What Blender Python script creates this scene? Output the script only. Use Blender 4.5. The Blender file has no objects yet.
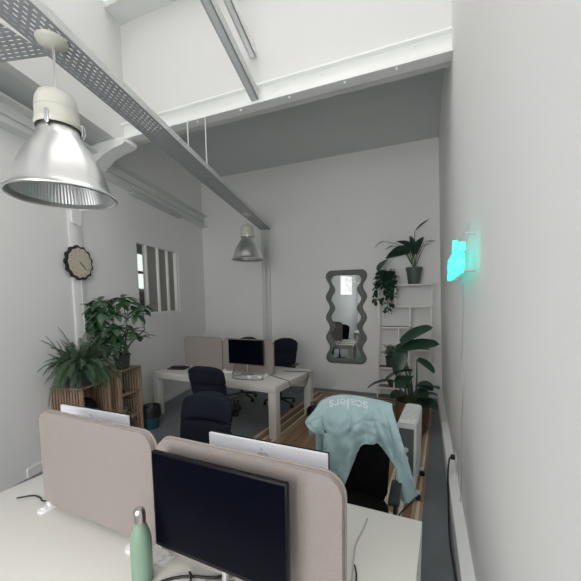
import bpy, bmesh, math, random
from mathutils import Vector, Matrix, noise
rnd = random.Random(7)
SC = bpy.context.scene
COL = SC.collection
PI = math.pi
R = math.radians

# ------------------------------------------------------------ materials
MATS = {}
def mat(name, col, rough=.6, metal=0., bump=0., bscale=60., var=0., vscale=8., emit=None, estr=0., spec=.5, trans=0., coat=0., sheen=0.):
    if name in MATS: return MATS[name]
    m = bpy.data.materials.new(name); m.use_nodes = True
    nt = m.node_tree; n = nt.nodes; l = nt.links
    b = n['Principled BSDF']
    b.inputs['Base Color'].default_value = (*col, 1)
    b.inputs['Roughness'].default_value = rough
    b.inputs['Metallic'].default_value = metal
    b.inputs['Specular IOR Level'].default_value = spec
    b.inputs['Transmission Weight'].default_value = trans
    b.inputs['Coat Weight'].default_value = coat
    b.inputs['Sheen Weight'].default_value = sheen
    tc = n.new('ShaderNodeTexCoord')
    if var > 0:
        nz = n.new('ShaderNodeTexNoise'); nz.inputs['Scale'].default_value = vscale; nz.inputs['Detail'].default_value = 4
        l.new(tc.outputs['Object'], nz.inputs['Vector'])
        cr = n.new('ShaderNodeMix'); cr.data_type = 'RGBA'
        cr.inputs[6].default_value = (*[max(0, c*(1-var)) for c in col], 1)
        cr.inputs[7].default_value = (*[min(1, c*(1+var)) for c in col], 1)
        l.new(nz.outputs['Fac'], cr.inputs[0]); l.new(cr.outputs[2], b.inputs['Base Color'])
    if bump > 0:
        nb = n.new('ShaderNodeTexNoise'); nb.inputs['Scale'].default_value = bscale; nb.inputs['Detail'].default_value = 3
        l.new(tc.outputs['Object'], nb.inputs['Vector'])
        bp = n.new('ShaderNodeBump'); bp.inputs['Strength'].default_value = bump; bp.inputs['Distance'].default_value = .01
        l.new(nb.outputs['Fac'], bp.inputs['Height']); l.new(bp.outputs['Normal'], b.inputs['Normal'])
    if emit:
        b.inputs['Emission Color'].default_value = (*emit, 1); b.inputs['Emission Strength'].default_value = estr
    MATS[name] = m
    return m

WALL = mat('wall_paint', (.845, .845, .835), .85, bump=.12, bscale=30, var=.02, vscale=1.5)
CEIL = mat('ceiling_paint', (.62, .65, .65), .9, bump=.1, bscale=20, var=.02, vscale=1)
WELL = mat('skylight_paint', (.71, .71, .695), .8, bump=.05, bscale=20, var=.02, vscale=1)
TRIM = mat('trim_paint', (.86, .87, .855), .5, bump=.15, bscale=18, var=.03, vscale=6)
STEELP = mat('painted_steel', (.72, .74, .73), .45, bump=.1, bscale=25, var=.04, vscale=10)
RAFT = mat('rafter_paint', (.55, .57, .57), .5, var=.05, vscale=6)
FLOOR = mat('floor_paint', (.15, .165, .18), .5, bump=.08, bscale=40, var=.18, vscale=5)
DESK = mat('desk_laminate', (.66, .645, .60), .35, var=.01)
FELT = mat('screen_felt', (.30, .262, .24), .95, bump=.5, bscale=220, var=.06, vscale=60, sheen=.3)
PIPING = mat('screen_piping', (.27, .235, .21), .9)
WPLAS = mat('white_plastic', (.82, .82, .82), .4)
IMAC = mat('white_aluminium', (.78, .79, .84), .35, metal=.0)
BPLAS = mat('black_plastic', (.012, .012, .014), .4)
BEZEL = mat('black_bezel', (.006, .006, .008), .4, spec=.2)
SCREEN = mat('dark_glass', (.0015, .002, .006), .3, spec=.06)
NAVY = mat('navy_fabric', (.007, .009, .019), .8, bump=.15, bscale=90, var=.15, vscale=20, spec=.25)
BLACKF = mat('black_mesh', (.0025, .0025, .003), .9, bump=.2, bscale=250, spec=.15)
GREYLOGO = mat('grey_logo', (.58, .59, .64), .25)
SILVER = mat('silver_metal', (.75, .76, .78), .3, metal=.9)
ALU = mat('brushed_aluminium', (.84, .84, .83), .33, metal=1., bump=.03, bscale=40)
ALUIN = mat('ribbed_reflector', (.52, .53, .53), .38, metal=.9)
CREAM = mat('cream_enamel', (.60, .60, .53), .45)
TRAYM = mat('galvanised_tray', (.40, .42, .44), .5, metal=.25, var=.05)
MINT = mat('mint_enamel', (.22, .335, .25), .45)
STEEL = mat('brushed_steel', (.62, .58, .54), .3, metal=1.)
JACK = mat('aqua_cotton', (.32, .45, .465), .9, bump=.35, bscale=160, var=.05, vscale=9, sheen=.2)
PRINT = mat('white_print', (.82, .85, .86), .7)
CABLEB = mat('black_rubber', (.012, .012, .013), .5)
CABLEW = mat('grey_rubber', (.45, .45, .45), .5)
HEAT = mat('heater_enamel', (.76, .77, .76), .35)
DGREY = mat('dark_grey_plastic', (.10, .11, .12), .4)
LEAF = mat('leaf_green', (.045, .105, .05), .45, var=.35, vscale=9)
LEAFD = mat('leaf_dark', (.018, .055, .032), .4, var=.35, vscale=9)
LEAFF = mat('leaf_fern', (.055, .10, .055), .6, var=.35, vscale=12)
LEAFP = mat('leaf_pale', (.14, .19, .14), .6, var=.3, vscale=30)
STEM = mat('plant_stem', (.13, .12, .07), .7, var=.2, vscale=20)
STEMG = mat('green_stem', (.06, .12, .05), .6)
POTD = mat('dark_pot', (.045, .05, .05), .5)
POTG = mat('grey_green_pot', (.09, .11, .10), .55, var=.1)
SOIL = mat('soil', (.02, .015, .01), .95)
WIRE = mat('cream_metal', (.86, .86, .82), .5)
SHELFB = mat('shelf_board', (.16, .14, .13), .6)
BAG = mat('bin_liner', (.012, .012, .014), .35)
TEAL = mat('teal_plastic', (.01, .075, .09), .45)
CLOCKR = mat('clock_rim', (.015, .013, .013), .4)
CLOCKF = mat('clock_face', (.60, .55, .44), .6)
MFRAME = mat('mirror_frame_plush', (.155, .175, .16), .6, bump=.2, bscale=60, var=.08)
MIRROR = mat('mirror_glass', (.80, .82, .82), .02, metal=1.)
NEON = mat('neon_cyan', (.1, .9, .85), .4, emit=(.07, .80, .68), estr=.95)
ACRYL = mat('clear_acrylic', (.75, .8, .8), .08, trans=.85)
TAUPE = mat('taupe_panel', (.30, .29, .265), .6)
PALEG = mat('pale_green_ceramic', (.35, .45, .38), .4)
TERRA = mat('brown_ceramic', (.10, .045, .03), .5)

def thin_glass(name, tint, refl=.06):
    m = bpy.data.materials.new(name); m.use_nodes = True; n = m.node_tree.nodes; l = m.node_tree.links; n.clear()
    o = n.new('ShaderNodeOutputMaterial'); x = n.new('ShaderNodeMixShader'); t = n.new('ShaderNodeBsdfTransparent'); g = n.new('ShaderNodeBsdfGlossy')
    t.inputs[0].default_value = (*tint, 1); g.inputs['Roughness'].default_value = .03; x.inputs[0].default_value = refl
    l.new(t.outputs[0], x.inputs[1]); l.new(g.outputs[0], x.inputs[2]); l.new(x.outputs[0], o.inputs[0]); return m
CLEAR = thin_glass('clear_pane', (.95, .97, .96))
def wood_mat(name, c1, c2, scale=6., axis='Z', stretch=12.):
    m = bpy.data.materials.new(name); m.use_nodes = True
    nt = m.node_tree; n = nt.nodes; l = nt.links; b = n['Principled BSDF']
    tc = n.new('ShaderNodeTexCoord'); mp = n.new('ShaderNodeMapping')
    s = [stretch]*3; s['XYZ'.index(axis)] = 1.
    mp.inputs['Scale'].default_value = s
    nz = n.new('ShaderNodeTexNoise'); nz.inputs['Scale'].default_value = scale; nz.inputs['Detail'].default_value = 5
    mx = n.new('ShaderNodeMix'); mx.data_type = 'RGBA'
    mx.inputs[6].default_value = (*c1, 1); mx.inputs[7].default_value = (*c2, 1)
    l.new(tc.outputs['Object'], mp.inputs['Vector']); l.new(mp.outputs['Vector'], nz.inputs['Vector'])
    cr = n.new('ShaderNodeMapRange'); cr.inputs[1].default_value = .3; cr.inputs[2].default_value = .7
    l.new(nz.outputs['Fac'], cr.inputs[0]); l.new(cr.outputs[0], mx.inputs[0]); l.new(mx.outputs[2], b.inputs['Base Color'])
    b.inputs['Roughness'].default_value = .65
    return m
WOOD = wood_mat('crate_wood', (.21, .13, .085), (.40, .28, .195), 4.)
WICKER = None

def wicker_mat():
    m = bpy.data.materials.new('wicker'); m.use_nodes = True
    nt = m.node_tree; n = nt.nodes; l = nt.links; b = n['Principled BSDF']
    tc = n.new('ShaderNodeTexCoord')
    w = n.new('ShaderNodeTexWave'); w.wave_type = 'BANDS'; w.bands_direction = 'Z'
    w.inputs['Scale'].default_value = 14; w.inputs['Distortion'].default_value = 2.5; w.inputs['Detail'].default_value = 2
    l.new(tc.outputs['Object'], w.inputs['Vector'])
    mx = n.new('ShaderNodeMix'); mx.data_type = 'RGBA'
    mx.inputs[6].default_value = (.085, .045, .025, 1); mx.inputs[7].default_value = (.21, .12, .07, 1)
    l.new(w.outputs['Fac'], mx.inputs[0]); l.new(mx.outputs[2], b.inputs['Base Color'])
    bp = n.new('ShaderNodeBump'); bp.inputs['Strength'].default_value = .6; bp.inputs['Distance'].default_value = .01
    l.new(w.outputs['Fac'], bp.inputs['Height']); l.new(bp.outputs['Normal'], b.inputs['Normal'])
    b.inputs['Roughness'].default_value = .7
    return m
WICKER = wicker_mat()

def rug_mat(hx, hy):
    m = bpy.data.materials.new('jute_rug'); m.use_nodes = True
    nt = m.node_tree; n = nt.nodes; l = nt.links; b = n['Principled BSDF']
    tc = n.new('ShaderNodeTexCoord'); sp = n.new('ShaderNodeSeparateXYZ')
    l.new(tc.outputs['Object'], sp.inputs[0])
    def mth(op, a, c=None):
        q = n.new('ShaderNodeMath'); q.operation = op
        for i, v in enumerate((a, c)):
            if v is None: continue
            if isinstance(v, (int, float)): q.inputs[i].default_value = v
            else: l.new(v, q.inputs[i])
        return q.outputs[0]
    dx = mth('SUBTRACT', hx, mth('ABSOLUTE', sp.outputs[0])); dy = mth('SUBTRACT', hy, mth('ABSOLUTE', sp.outputs[1]))
    d = mth('MINIMUM', dx, dy)
    cr = n.new('ShaderNodeValToRGB'); cr.color_ramp.interpolation = 'CONSTANT'
    dn = mth('DIVIDE', d, 1.2); l.new(dn, cr.inputs[0])
    tan = (.36, .25, .16, 1); cream = (.62, .54, .43, 1); br = (.21, .125, .075, 1); mid = (.30, .195, .12, 1)
    stops = [(0, tan), (.028, cream), (.055, tan), (.085, br), (.16, cream), (.195, mid), (.26, br), (.30, cream), (.335, mid), (.43, br)]
    e = cr.color_ramp.elements
    e[0].position = 0; e[0].color = tan; e[1].position = stops[1][0]/1.2; e[1].color = stops[1][1]
    for p, c in stops[2:]:
        k = e.new(p/1.2); k.color = c
    # woven streaks running along the rug
    mp = n.new('ShaderNodeMapping'); mp.inputs['Scale'].default_value = (30, 1.2, 1)
    l.new(tc.outputs['Object'], mp.inputs['Vector'])
    nz = n.new('ShaderNodeTexNoise'); nz.inputs['Scale'].default_value = 1.0; nz.inputs['Detail'].default_value = 4
    l.new(mp.outputs['Vector'], nz.inputs['Vector'])
    mx = n.new('ShaderNodeMix'); mx.data_type = 'RGBA'; mx.blend_type = 'MULTIPLY'; mx.inputs[0].default_value = .75
    mr = n.new('ShaderNodeMapRange'); mr.inputs[1].default_value = .3; mr.inputs[2].default_value = .7; mr.inputs[3].default_value = .55; mr.inputs[4].default_value = 1.35; mr.clamp = False
    l.new(nz.outputs['Fac'], mr.inputs[0])
    l.new(cr.outputs[0], mx.inputs[6]); l.new(mr.outputs[0], mx.inputs[7]); l.new(mx.outputs[2], b.inputs['Base Color'])
    nb = n.new('ShaderNodeTexNoise'); nb.inputs['Scale'].default_value = 120; l.new(tc.outputs['Object'], nb.inputs['Vector'])
    bp = n.new('ShaderNodeBump'); bp.inputs['Strength'].default_value = .5; bp.inputs['Distance'].default_value = .006
    l.new(nb.outputs['Fac'], bp.inputs['Height']); l.new(bp.outputs['Normal'], b.inputs['Normal'])
    b.inputs['Roughness'].default_value = .9
    return m

# ------------------------------------------------------------ mesh helpers
def newbm(): return bmesh.new()
def bx(bm, lo, hi, bev=0., M=None, seg=2):
    r = bmesh.ops.create_cube(bm, size=1.0); vs = r['verts']
    lo = Vector(lo); hi = Vector(hi); c = (lo+hi)/2; s = hi-lo
    for v in vs: v.co = Vector((v.co.x*s.x, v.co.y*s.y, v.co.z*s.z)) + c
    if bev > 0:
        es = list({e for v in vs for e in v.link_edges})
        rr = bmesh.ops.bevel(bm, geom=es, offset=bev, segments=seg, profile=.5, affect='EDGES')
        vs = list({v for f in rr['faces'] for v in f.verts} | {v for v in vs if v.is_valid})
    if M is not None:
        for v in vs: v.co = M @ v.co
    return vs
def tube(bm, pts, r, n=8, caps=True):
    pts = [Vector(p) for p in pts]
    rs = r if isinstance(r, (list, tuple)) else [r]*len(pts)
    rings = []; up = None
    for i, p in enumerate(pts):
        t = (pts[min(i+1, len(pts)-1)] - pts[max(i-1, 0)])
        if t.length < 1e-9: t = Vector((0, 0, 1))
        t.normalize()
        if up is None:
            up = Vector((0, 0, 1)) if abs(t.z) < .9 else Vector((1, 0, 0))
        x = up - t*up.dot(t)
        if x.length < 1e-6: x = t.orthogonal()
        x.normalize(); up = x; y = t.cross(x)
        rings.append([bm.verts.new(p + (x*math.cos(2*PI*k/n) + y*math.sin(2*PI*k/n))*rs[i]) for k in range(n)])
    for a, b in zip(rings, rings[1:]):
        for k in range(n): bm.faces.new((a[k], a[(k+1) % n], b[(k+1) % n], b[k]))
    if caps:
        bm.faces.new(rings[0][::-1]); bm.faces.new(rings[-1])
def smooth_path(pts, k=6):
    pts = [Vector(p) for p in pts]; out = []
    for i in range(len(pts)-1):
        p0 = pts[max(i-1, 0)]; p1 = pts[i]; p2 = pts[i+1]; p3 = pts[min(i+2, len(pts)-1)]
        for j in range(k):
            t = j/k
            out.append(.5*((2*p1)+(-p0+p2)*t+(2*p0-5*p1+4*p2-p3)*t*t+(-p0+3*p1-3*p2+p3)*t**3))
    out.append(pts[-1]); return out
def lathe(bm, prof, n=32, c=(0, 0, 0), cap0=False, cap1=False):
    c = Vector(c); rings = []
    for r, z in prof:
        rings.append([bm.verts.new(c + Vector((r*math.cos(2*PI*k/n), r*math.sin(2*PI*k/n), z))) for k in range(n)])
    for a, b in zip(rings, rings[1:]):
        for k in range(n): bm.faces.new((a[k], a[(k+1) % n], b[(k+1) % n], b[k]))
    if cap0: bm.faces.new(rings[0][::-1])
    if cap1: bm.faces.new(rings[-1])
def prism(bm, out, a, b, f):
    # outline (u,v) extruded from a to b; f(u,v,w) -> xyz
    A = [bm.verts.new(f(u, v, a)) for u, v in out]; B = [bm.verts.new(f(u, v, b)) for u, v in out]
    bm.faces.new(A); bm.faces.new(B[::-1]); n = len(out)
    for i in range(n): bm.faces.new((A[i], B[i], B[(i+1) % n], A[(i+1) % n]))
def rrect(x0, z0, x1, z1, r, rb=None, k=7):
    # rounded rectangle; r = top radius, rb = bottom radius
    if rb is None: rb = r
    o = []
    for cx, cz, rr, a0 in ((x1-r, z1-r, r, 0), (x0+r, z1-r, r, 90), (x0+rb, z0+rb, rb, 180), (x1-rb, z0+rb, rb, 270)):
        for j in range(k+1):
            a = R(a0+90*j/k); o.append((cx+rr*math.cos(a), cz+rr*math.sin(a)))
    return o
def build(name, bm, m, parent=None, ang=35, M=None, smooth=True):
    if M is not None: bmesh.ops.transform(bm, matrix=M, verts=bm.verts)
    bmesh.ops.recalc_face_normals(bm, faces=bm.faces)
    if smooth:
        for f in bm.faces: f.smooth = True
        for e in bm.edges:
            if len(e.link_faces) != 2 or e.calc_face_angle(0) > R(ang): e.smooth = False
    me = bpy.data.meshes.new(name); bm.to_mesh(me); bm.free()
    o = bpy.data.objects.new(name, me); COL.objects.link(o)
    for q in (m if isinstance(m, (list, tuple)) else [m]): me.materials.append(q)
    if parent is not None: o.parent = parent
    return o
def tag(o, label, cat, group=None, kind=None):
    o['label'] = label; o['category'] = cat
    if group: o['group'] = group
    if kind: o['kind'] = kind
    return o
def thing(name, label, cat, loc=(0, 0, 0), rz=0., group=None, rot=None):
    o = bpy.data.objects.new(name, None); COL.objects.link(o); o.empty_display_size = .1
    o.location = loc; o.rotation_euler = rot if rot else (0, 0, rz)
    return tag(o, label, cat, group)
def struct(name, bm, m, parent=None, label=None, **k):
    o = build(name, bm, m, parent, **k)
    if parent is None: o['kind'] = 'structure'
    if label: o['label'] = label
    return o
def kids(o): return [c for c in bpy.data.objects if c.parent == o]
def copy_tree(o, parent=None):
    c = o.copy(); COL.objects.link(c); c.parent = parent
    for ch in kids(o): copy_tree(ch, c)
    return c
def box_obj(name, lo, hi, m, parent=None, bev=0., **k):
    bm = newbm(); bx(bm, lo, hi, bev); return build(name, bm, m, parent, **k)

# ------------------------------------------------------------ camera
H = 1.89
def camera():
    f = 332.; pitch, yaw, roll = R(5.1), R(22.2), R(-.88)
    fw = Vector((-math.sin(yaw)*math.cos(pitch), math.cos(yaw)*math.cos(pitch), -math.sin(pitch)))
    r = Vector((math.cos(yaw), math.sin(yaw), 0)); u = r.cross(fw)
    r2 = r*math.cos(roll)+u*math.sin(roll); u2 = -r*math.sin(roll)+u*math.cos(roll)
    cd = bpy.data.cameras.new('camera'); cam = bpy.data.objects.new('camera', cd); COL.objects.link(cam)
    M = Matrix(((r2.x, u2.x, -fw.x, 0), (r2.y, u2.y, -fw.y, 0), (r2.z, u2.z, -fw.z, H), (0, 0, 0, 1)))
    cam.matrix_world = M
    cd.sensor_fit = 'HORIZONTAL'; cd.sensor_width = 36.; cd.lens = f/581.*36.
    cd.shift_x = 0; cd.shift_y = (331.-290.5)/581.
    cd.clip_start = .02; cd.clip_end = 100
    SC.camera = cam
camera()

# ------------------------------------------------------------ setting
ANG = R(12.3)                      # splay of the left wall
CL = Vector((-5.03, 6.8, 0))       # back left corner
LD = Vector((math.sin(ANG), -math.cos(ANG), 0)); LN = Vector((math.cos(ANG), math.sin(ANG), 0))
def LW(s, z, n=0.): return CL + LD*s + LN*n + Vector((0, 0, z))
LROT = ANG - PI/2
def MLW(s=0, z=0, n=0): return Matrix.Translation(LW(s, z, n)) @ Matrix.Rotation(LROT, 4, 'Z')   # local x along wall to camera, y into room, z up
YB, YR = 6.8, -2.4
SL = (YB-YR)/math.cos(ANG)         # length of the left wall
XL0 = LW(SL, 0).x
def XR(z): return .32 - .035*z      # the right wall leans a little
ZT = 6.0

bm = newbm(); prism(bm, [(-5.3, 7.0), (.6, 7.0), (.6, YR-.2), (-3.3, YR-.2)], -.2, 0, lambda u, v, w: (u, v, w)); struct('floor', bm, FLOOR)
bm = newbm(); prism(bm, [(XR(0), 0), (XR(ZT), ZT), (.8, ZT), (.8, 0)], YR-.2, YB+.2, lambda u, v, w: (u, w, v)); struct('wall_right', bm, WALL)
bm = newbm(); bx(bm, (-5.4, YB, 0), (XR(4.9)-.0, YB+.2, 5.0)); prism(bm, [(XR(4.9), 0), (XR(0)+.001, 0), (XR(4.9), 4.9)], YB, YB+.2, lambda u, v, w: (u, w, v)); struct('wall_back', bm, WALL)
bm = newbm()
for a, b_ in (((-3.4, 0), (.6, .9)), ((-3.4, 3.7), (.6, 4.4)), ((-3.4, .9), (-2.3, 3.7)), ((.1, .9), (.6, 3.7))): bx(bm, (a[0], YR-.2, a[1]), (b_[0], YR, b_[1]))
struct('wall_rear', bm, WALL)
bm = newbm()  # unseen rear window, added to let in fill daylight from behind the camera
for a, b_ in (((-2.3, .9), (.1, .96)), ((-2.3, 3.64), (.1, 3.7)), ((-2.3, .9), (-2.24, 3.7)), ((.04, .9), (.1, 3.7)), ((-1.13, .9), (-1.07, 3.7)), ((-2.3, 2.4), (.1, 2.45))): bx(bm, (a[0], YR-.12, a[1]), (b_[0], YR-.05, b_[1]), .003)
struct('fill_window', bm, TRIM)
# left wall with the opening of the inner window
WS0, WS1, WZ0, WZ1 = 1.24, 2.62, 1.71, 2.945
bm = newbm(); M = MLW()
T = -.16
for a, b_, c, d in ((-.1, WS0, 0, 5.0), (WS1, SL+.3, 0, 5.0), (WS0, WS1, 0, WZ0), (WS0, WS1, WZ1, 5.0)):
    bx(bm, (a, T, c), (b_, 0, d), M=M)
struct('wall_left', bm, WALL)
# inner window: frame, mullions, glass; the dim room behind it
bm = newbm()
for (s0, s1, z0, z1) in ((WS0, WS0+.085, WZ0, WZ1), (WS1-.025, WS1, WZ0, WZ1), (WS0+.085, WS1-.025, WZ0, WZ0+.03), (WS0+.085, WS1-.025, WZ1-.03, WZ1)):
    bx(bm, (s0, -.12, z0), (s1, -.01, z1), .003, M=M)
w1 = struct('window_1', bm, TRIM)
for s in (1.60, 1.93, 2.30):
    bm = newbm(); bx(bm, (s-.022, -.10, WZ0+.03), (s+.022, -.03, WZ1-.03), .003, M=M); build('mullion', bm, TRIM, w1)
GLASS = mat('thin_glass', (.9, .93, .93), .05, trans=1.0)
for s0, s1 in ((WS0+.085, 1.578), (1.622, 1.908), (1.952, 2.278)):
    bm = newbm(); bx(bm, (s0, -.075, WZ0+.03), (s1, -.069, WZ1-.03), M=M); build('pane', bm, TAUPE, w1)['label'] = 'blank taupe grey pane'
bm = newbm(); bx(bm, (2.322, -.075, WZ0+.03), (WS1-.025, -.071, WZ1-.03), M=M); gp = build('pane', bm, CLEAR, w1); gp['label'] = 'clear pane showing the next room'
# next room seen through the left pane
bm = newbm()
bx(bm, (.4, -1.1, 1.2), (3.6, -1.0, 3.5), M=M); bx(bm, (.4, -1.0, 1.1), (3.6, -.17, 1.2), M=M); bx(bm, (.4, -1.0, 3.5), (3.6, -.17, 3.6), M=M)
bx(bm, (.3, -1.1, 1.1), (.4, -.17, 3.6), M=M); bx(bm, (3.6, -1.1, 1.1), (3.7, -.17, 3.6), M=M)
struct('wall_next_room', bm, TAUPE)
LITW = mat('lit_window', (.8, .8, .8), .5, emit=(.8, .85, .83), estr=1.0)
bm = newbm()
bx(bm, (.75, -.99, 2.60), (1.35, -.97, 2.95), M=M); bx(bm, (.75, -.99, 2.22), (1.35, -.97, 2.53), M=M)
struct('window_2', bm, LITW)
bm = newbm(); bx(bm, (.7, -.985, 1.25), (1.4, -.965, 2.14), M=M); bx(bm, (.7, -.985, 2.545), (1.4, -.96, 2.585), M=M); struct('trim_9', bm, DGREY)

# back ceiling (higher) and the low front ceiling with the skylight well
ZC, ZF = 4.79, 4.05
YBM = 3.60
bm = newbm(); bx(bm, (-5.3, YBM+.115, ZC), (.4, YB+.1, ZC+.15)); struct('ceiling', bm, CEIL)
def wellx(y): return -3.5 - (y-2.0)*.2292
Y0 = -1.0
bm = newbm()
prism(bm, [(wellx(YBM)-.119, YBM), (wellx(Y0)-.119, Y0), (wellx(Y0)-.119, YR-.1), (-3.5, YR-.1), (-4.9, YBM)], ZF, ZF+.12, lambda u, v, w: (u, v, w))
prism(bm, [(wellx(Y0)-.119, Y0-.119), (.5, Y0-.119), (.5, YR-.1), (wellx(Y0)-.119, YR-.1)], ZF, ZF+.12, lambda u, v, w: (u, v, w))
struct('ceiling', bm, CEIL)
bm = newbm()   # well walls: back (above the beam), left, front
bx(bm, (wellx(YBM)-.15, YBM, ZF+.05), (.4, YBM+.12, 5.66))
prism(bm, [(wellx(YBM), YBM), (wellx(Y0), Y0), (wellx(Y0)-.12, Y0), (wellx(YBM)-.12, YBM)], ZF, 7.8, lambda u, v, w: (u, v, w))
bx(bm, (wellx(Y0)-.1, Y0-.12, ZF), (.5, Y0, 7.8))
struct('wall_skylight', bm, WELL)
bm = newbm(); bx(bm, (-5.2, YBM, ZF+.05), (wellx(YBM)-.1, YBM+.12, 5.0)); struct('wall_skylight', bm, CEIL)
bm = newbm(); prism(bm, [(XR(ZT)-.004, ZT-.01), (XR(ZT)-.004, 7.9), (.5, 7.9), (.5, ZT-.01)], Y0-.1, YBM+.1, lambda u, v, w: (u, w, v)); struct('wall_skylight', bm, WELL)
# soffit and skylight frame
ZS = 5.6
bm = newbm(); bx(bm, (-4.2, 3.32, ZS), (.3, YBM+.1, ZS+.10)); struct('trim_7', bm, STEELP)
SLOPE = .42
def sky_z(y): return ZS+.13+(3.3-y)*SLOPE
bm = newbm()
bx(bm, (-4.2, 3.22, ZS+.06), (.3, 3.30, ZS+.16), .005)
bx(bm, (-4.2, Y0, sky_z(Y0)-.1), (.3, Y0+.08, sky_z(Y0)+.0), .005)
w3 = struct('window_3', bm, TRIM, label='aluminium frame of the roof skylight')
for x in (-3.1, -2.0, -.9):
    bm = newbm(); prism(bm, [(3.25, sky_z(3.25)-.06), (Y0, sky_z(Y0)-.06), (Y0, sky_z(Y0)+.02), (3.25, sky_z(3.25)+.02)], x-.025, x+.025, lambda u, v, w: (w, u, v)); build('glazing_bar', bm, TRIM, w3)
TG = bpy.data.materials.new('skylight_glass'); TG.use_nodes = True
_n = TG.node_tree.nodes; _l = TG.node_tree.links; _n.clear()
_o = _n.new('ShaderNodeOutputMaterial'); _m = _n.new('ShaderNodeMixShader'); _t = _n.new('ShaderNodeBsdfTransparent'); _g = _n.new('ShaderNodeBsdfGlossy')
_t.inputs[0].default_value = (.60, .60, .60, 1); _g.inputs['Roughness'].default_value = .02; _m.inputs[0].default_value = .06
_l.new(_t.outputs[0], _m.inputs[1]); _l.new(_g.outputs[0], _m.inputs[2]); _l.new(_m.outputs[0], _o.inputs[0])
bm = newbm(); prism(bm, [(3.3, sky_z(3.3)), (Y0, sky_z(Y0)), (Y0, sky_z(Y0)+.012), (3.3, sky_z(3.3)+.012)], -4.0, .16, lambda u, v, w: (w, u, v)); build('pane', bm, TG, w3)

# steel I-beam across the room
bm = newbm()
bx(bm, (-4.0, 3.46, 4.075), (XR(4.1), 3.598, 4.10)); bx(bm, (-4.0, 3.555, 4.10), (XR(4.2), 3.575, 4.29)); bx(bm, (-4.0, 3.50, 4.285), (XR(4.3), 3.598, 4.305))
for x in (-3.2, -2.6, -2.0, -1.4, -.8, -.3):
    lathe(bm, [(0.001, 0), (.014, 0), (.014, .02), (.001, .025)], 8, (x, 3.50, 4.055))
for x in (-1.05, -.15):
    lathe(bm, [(0.001, 0), (.02, 0), (.02, .02), (.001, .025)], 8, (x, 3.55, 4.24))
struct('trim_1', bm, TRIM, label='white steel beam under the skylight')
# rafters rising from the beam towards the camera
def rafter(name, x, y0, z0, y1, w, h, m, slope=.40):
    bm = newbm(); z1 = z0+(y0-y1)*slope
    prism(bm, [(y0, z0), (y1, z1), (y1, z1+.012), (y0, z0+.012)], x-w/2, x+w/2, lambda u, v, q: (q, u, v))
    prism(bm, [(y0, z0), (y1, z1), (y1, z1+h), (y0, z0+h)], x-w/2, x-w/2+.012, lambda u, v, q: (q, u, v))
    prism(bm, [(y0, z0+h), (y1, z1+h), (y1, z1+h+.012), (y0, z0+h+.012)], x-w/2, x+w/2, lambda u, v, q: (q, u, v))
    prism(bm, [(y0, z0), (y1, z1), (y1, z1+h), (y0, z0+h)], x+w/2-.012, x+w/2, lambda u, v, q: (q, u, v))
    return struct(name, bm, m)
rafter('trim_2', -1.79, 3.455, 4.10, .3, .085, .10, RAFT)
rafter('trim_3', -1.86, 3.56, 4.63, .3, .075, .09, STEELP)
# long painted girder along the left wall, resting in the wall
bm = newbm(); M = MLW()
bx(bm, (0, -.01, 3.68), (SL-.4, .16, 3.70), M=M); bx(bm, (0, -.01, 3.92), (SL-.4, .16, 3.945), M=M); bx(bm, (0, -.01, 3.70), (SL-.4, .05, 3.92), M=M)
bx(bm, (0, .02, 3.80), (SL-.4, .085, 3.825), M=M)
struct('trim_4', bm, STEELP, label='painted girder along the left wall')
box = newbm(); bx(box, (1.17, .0, 3.635), (2.75, .10, 3.675), .004, M=M); struct('trim_5', box, RAFT, label='dark strip under the girder')
# corbel under the end of the beam
bm = newbm()
o = [(-4.42, 3.62), (-4.34, 3.68), (-4.20, 3.80), (-4.05, 3.88), (-3.87, 3.93), (-3.68, 3.955), (-3.64, 3.98), (-3.65, 4.03), (-3.70, 4.05), (-4.42, 4.04)]
prism(bm, o, 3.36, 3.56, lambda u, v, w: (u, w, v)); struct('trim_6', bm, TRIM, label='curved plaster corbel under the beam end')
# boxed-in ledge at the foot of the right wall
bm = newbm(); prism(bm, [(.235, 0), (.40, 0), (.40, .17), (.235, .17)], YR, YB, lambda u, v, w: (u, w, v))
struct('baseboard_right', bm, TRIM)
bm = newbm(); bx(bm, (0, 0, 0), (4.78, .014, .10), M=MLW()); struct('baseboard_left', bm, TRIM)
bm = newbm(); bx(bm, (-5.0, YB-.014, 0), (.23, YB, .08)); struct('baseboard_back', bm, WALL)
# shallow pilaster with two conduits on the left wall
bm = newbm(); M = MLW(); bx(bm, (3.79, -.01, 0), (3.985, .02, 3.66), .004, M=M); struct('trim_8', bm, WALL, label='shallow pilaster behind the wall clock')

bm = newbm(); bx(bm, (6.0, .0, .0), (SL-.05, .02, 3.3), .003, M=MLW()); struct('trim_10', bm, mat('grey_partition', (.30, .31, .31), .8, bump=.05), label='grey panelling on the rear part of the left wall')
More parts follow.
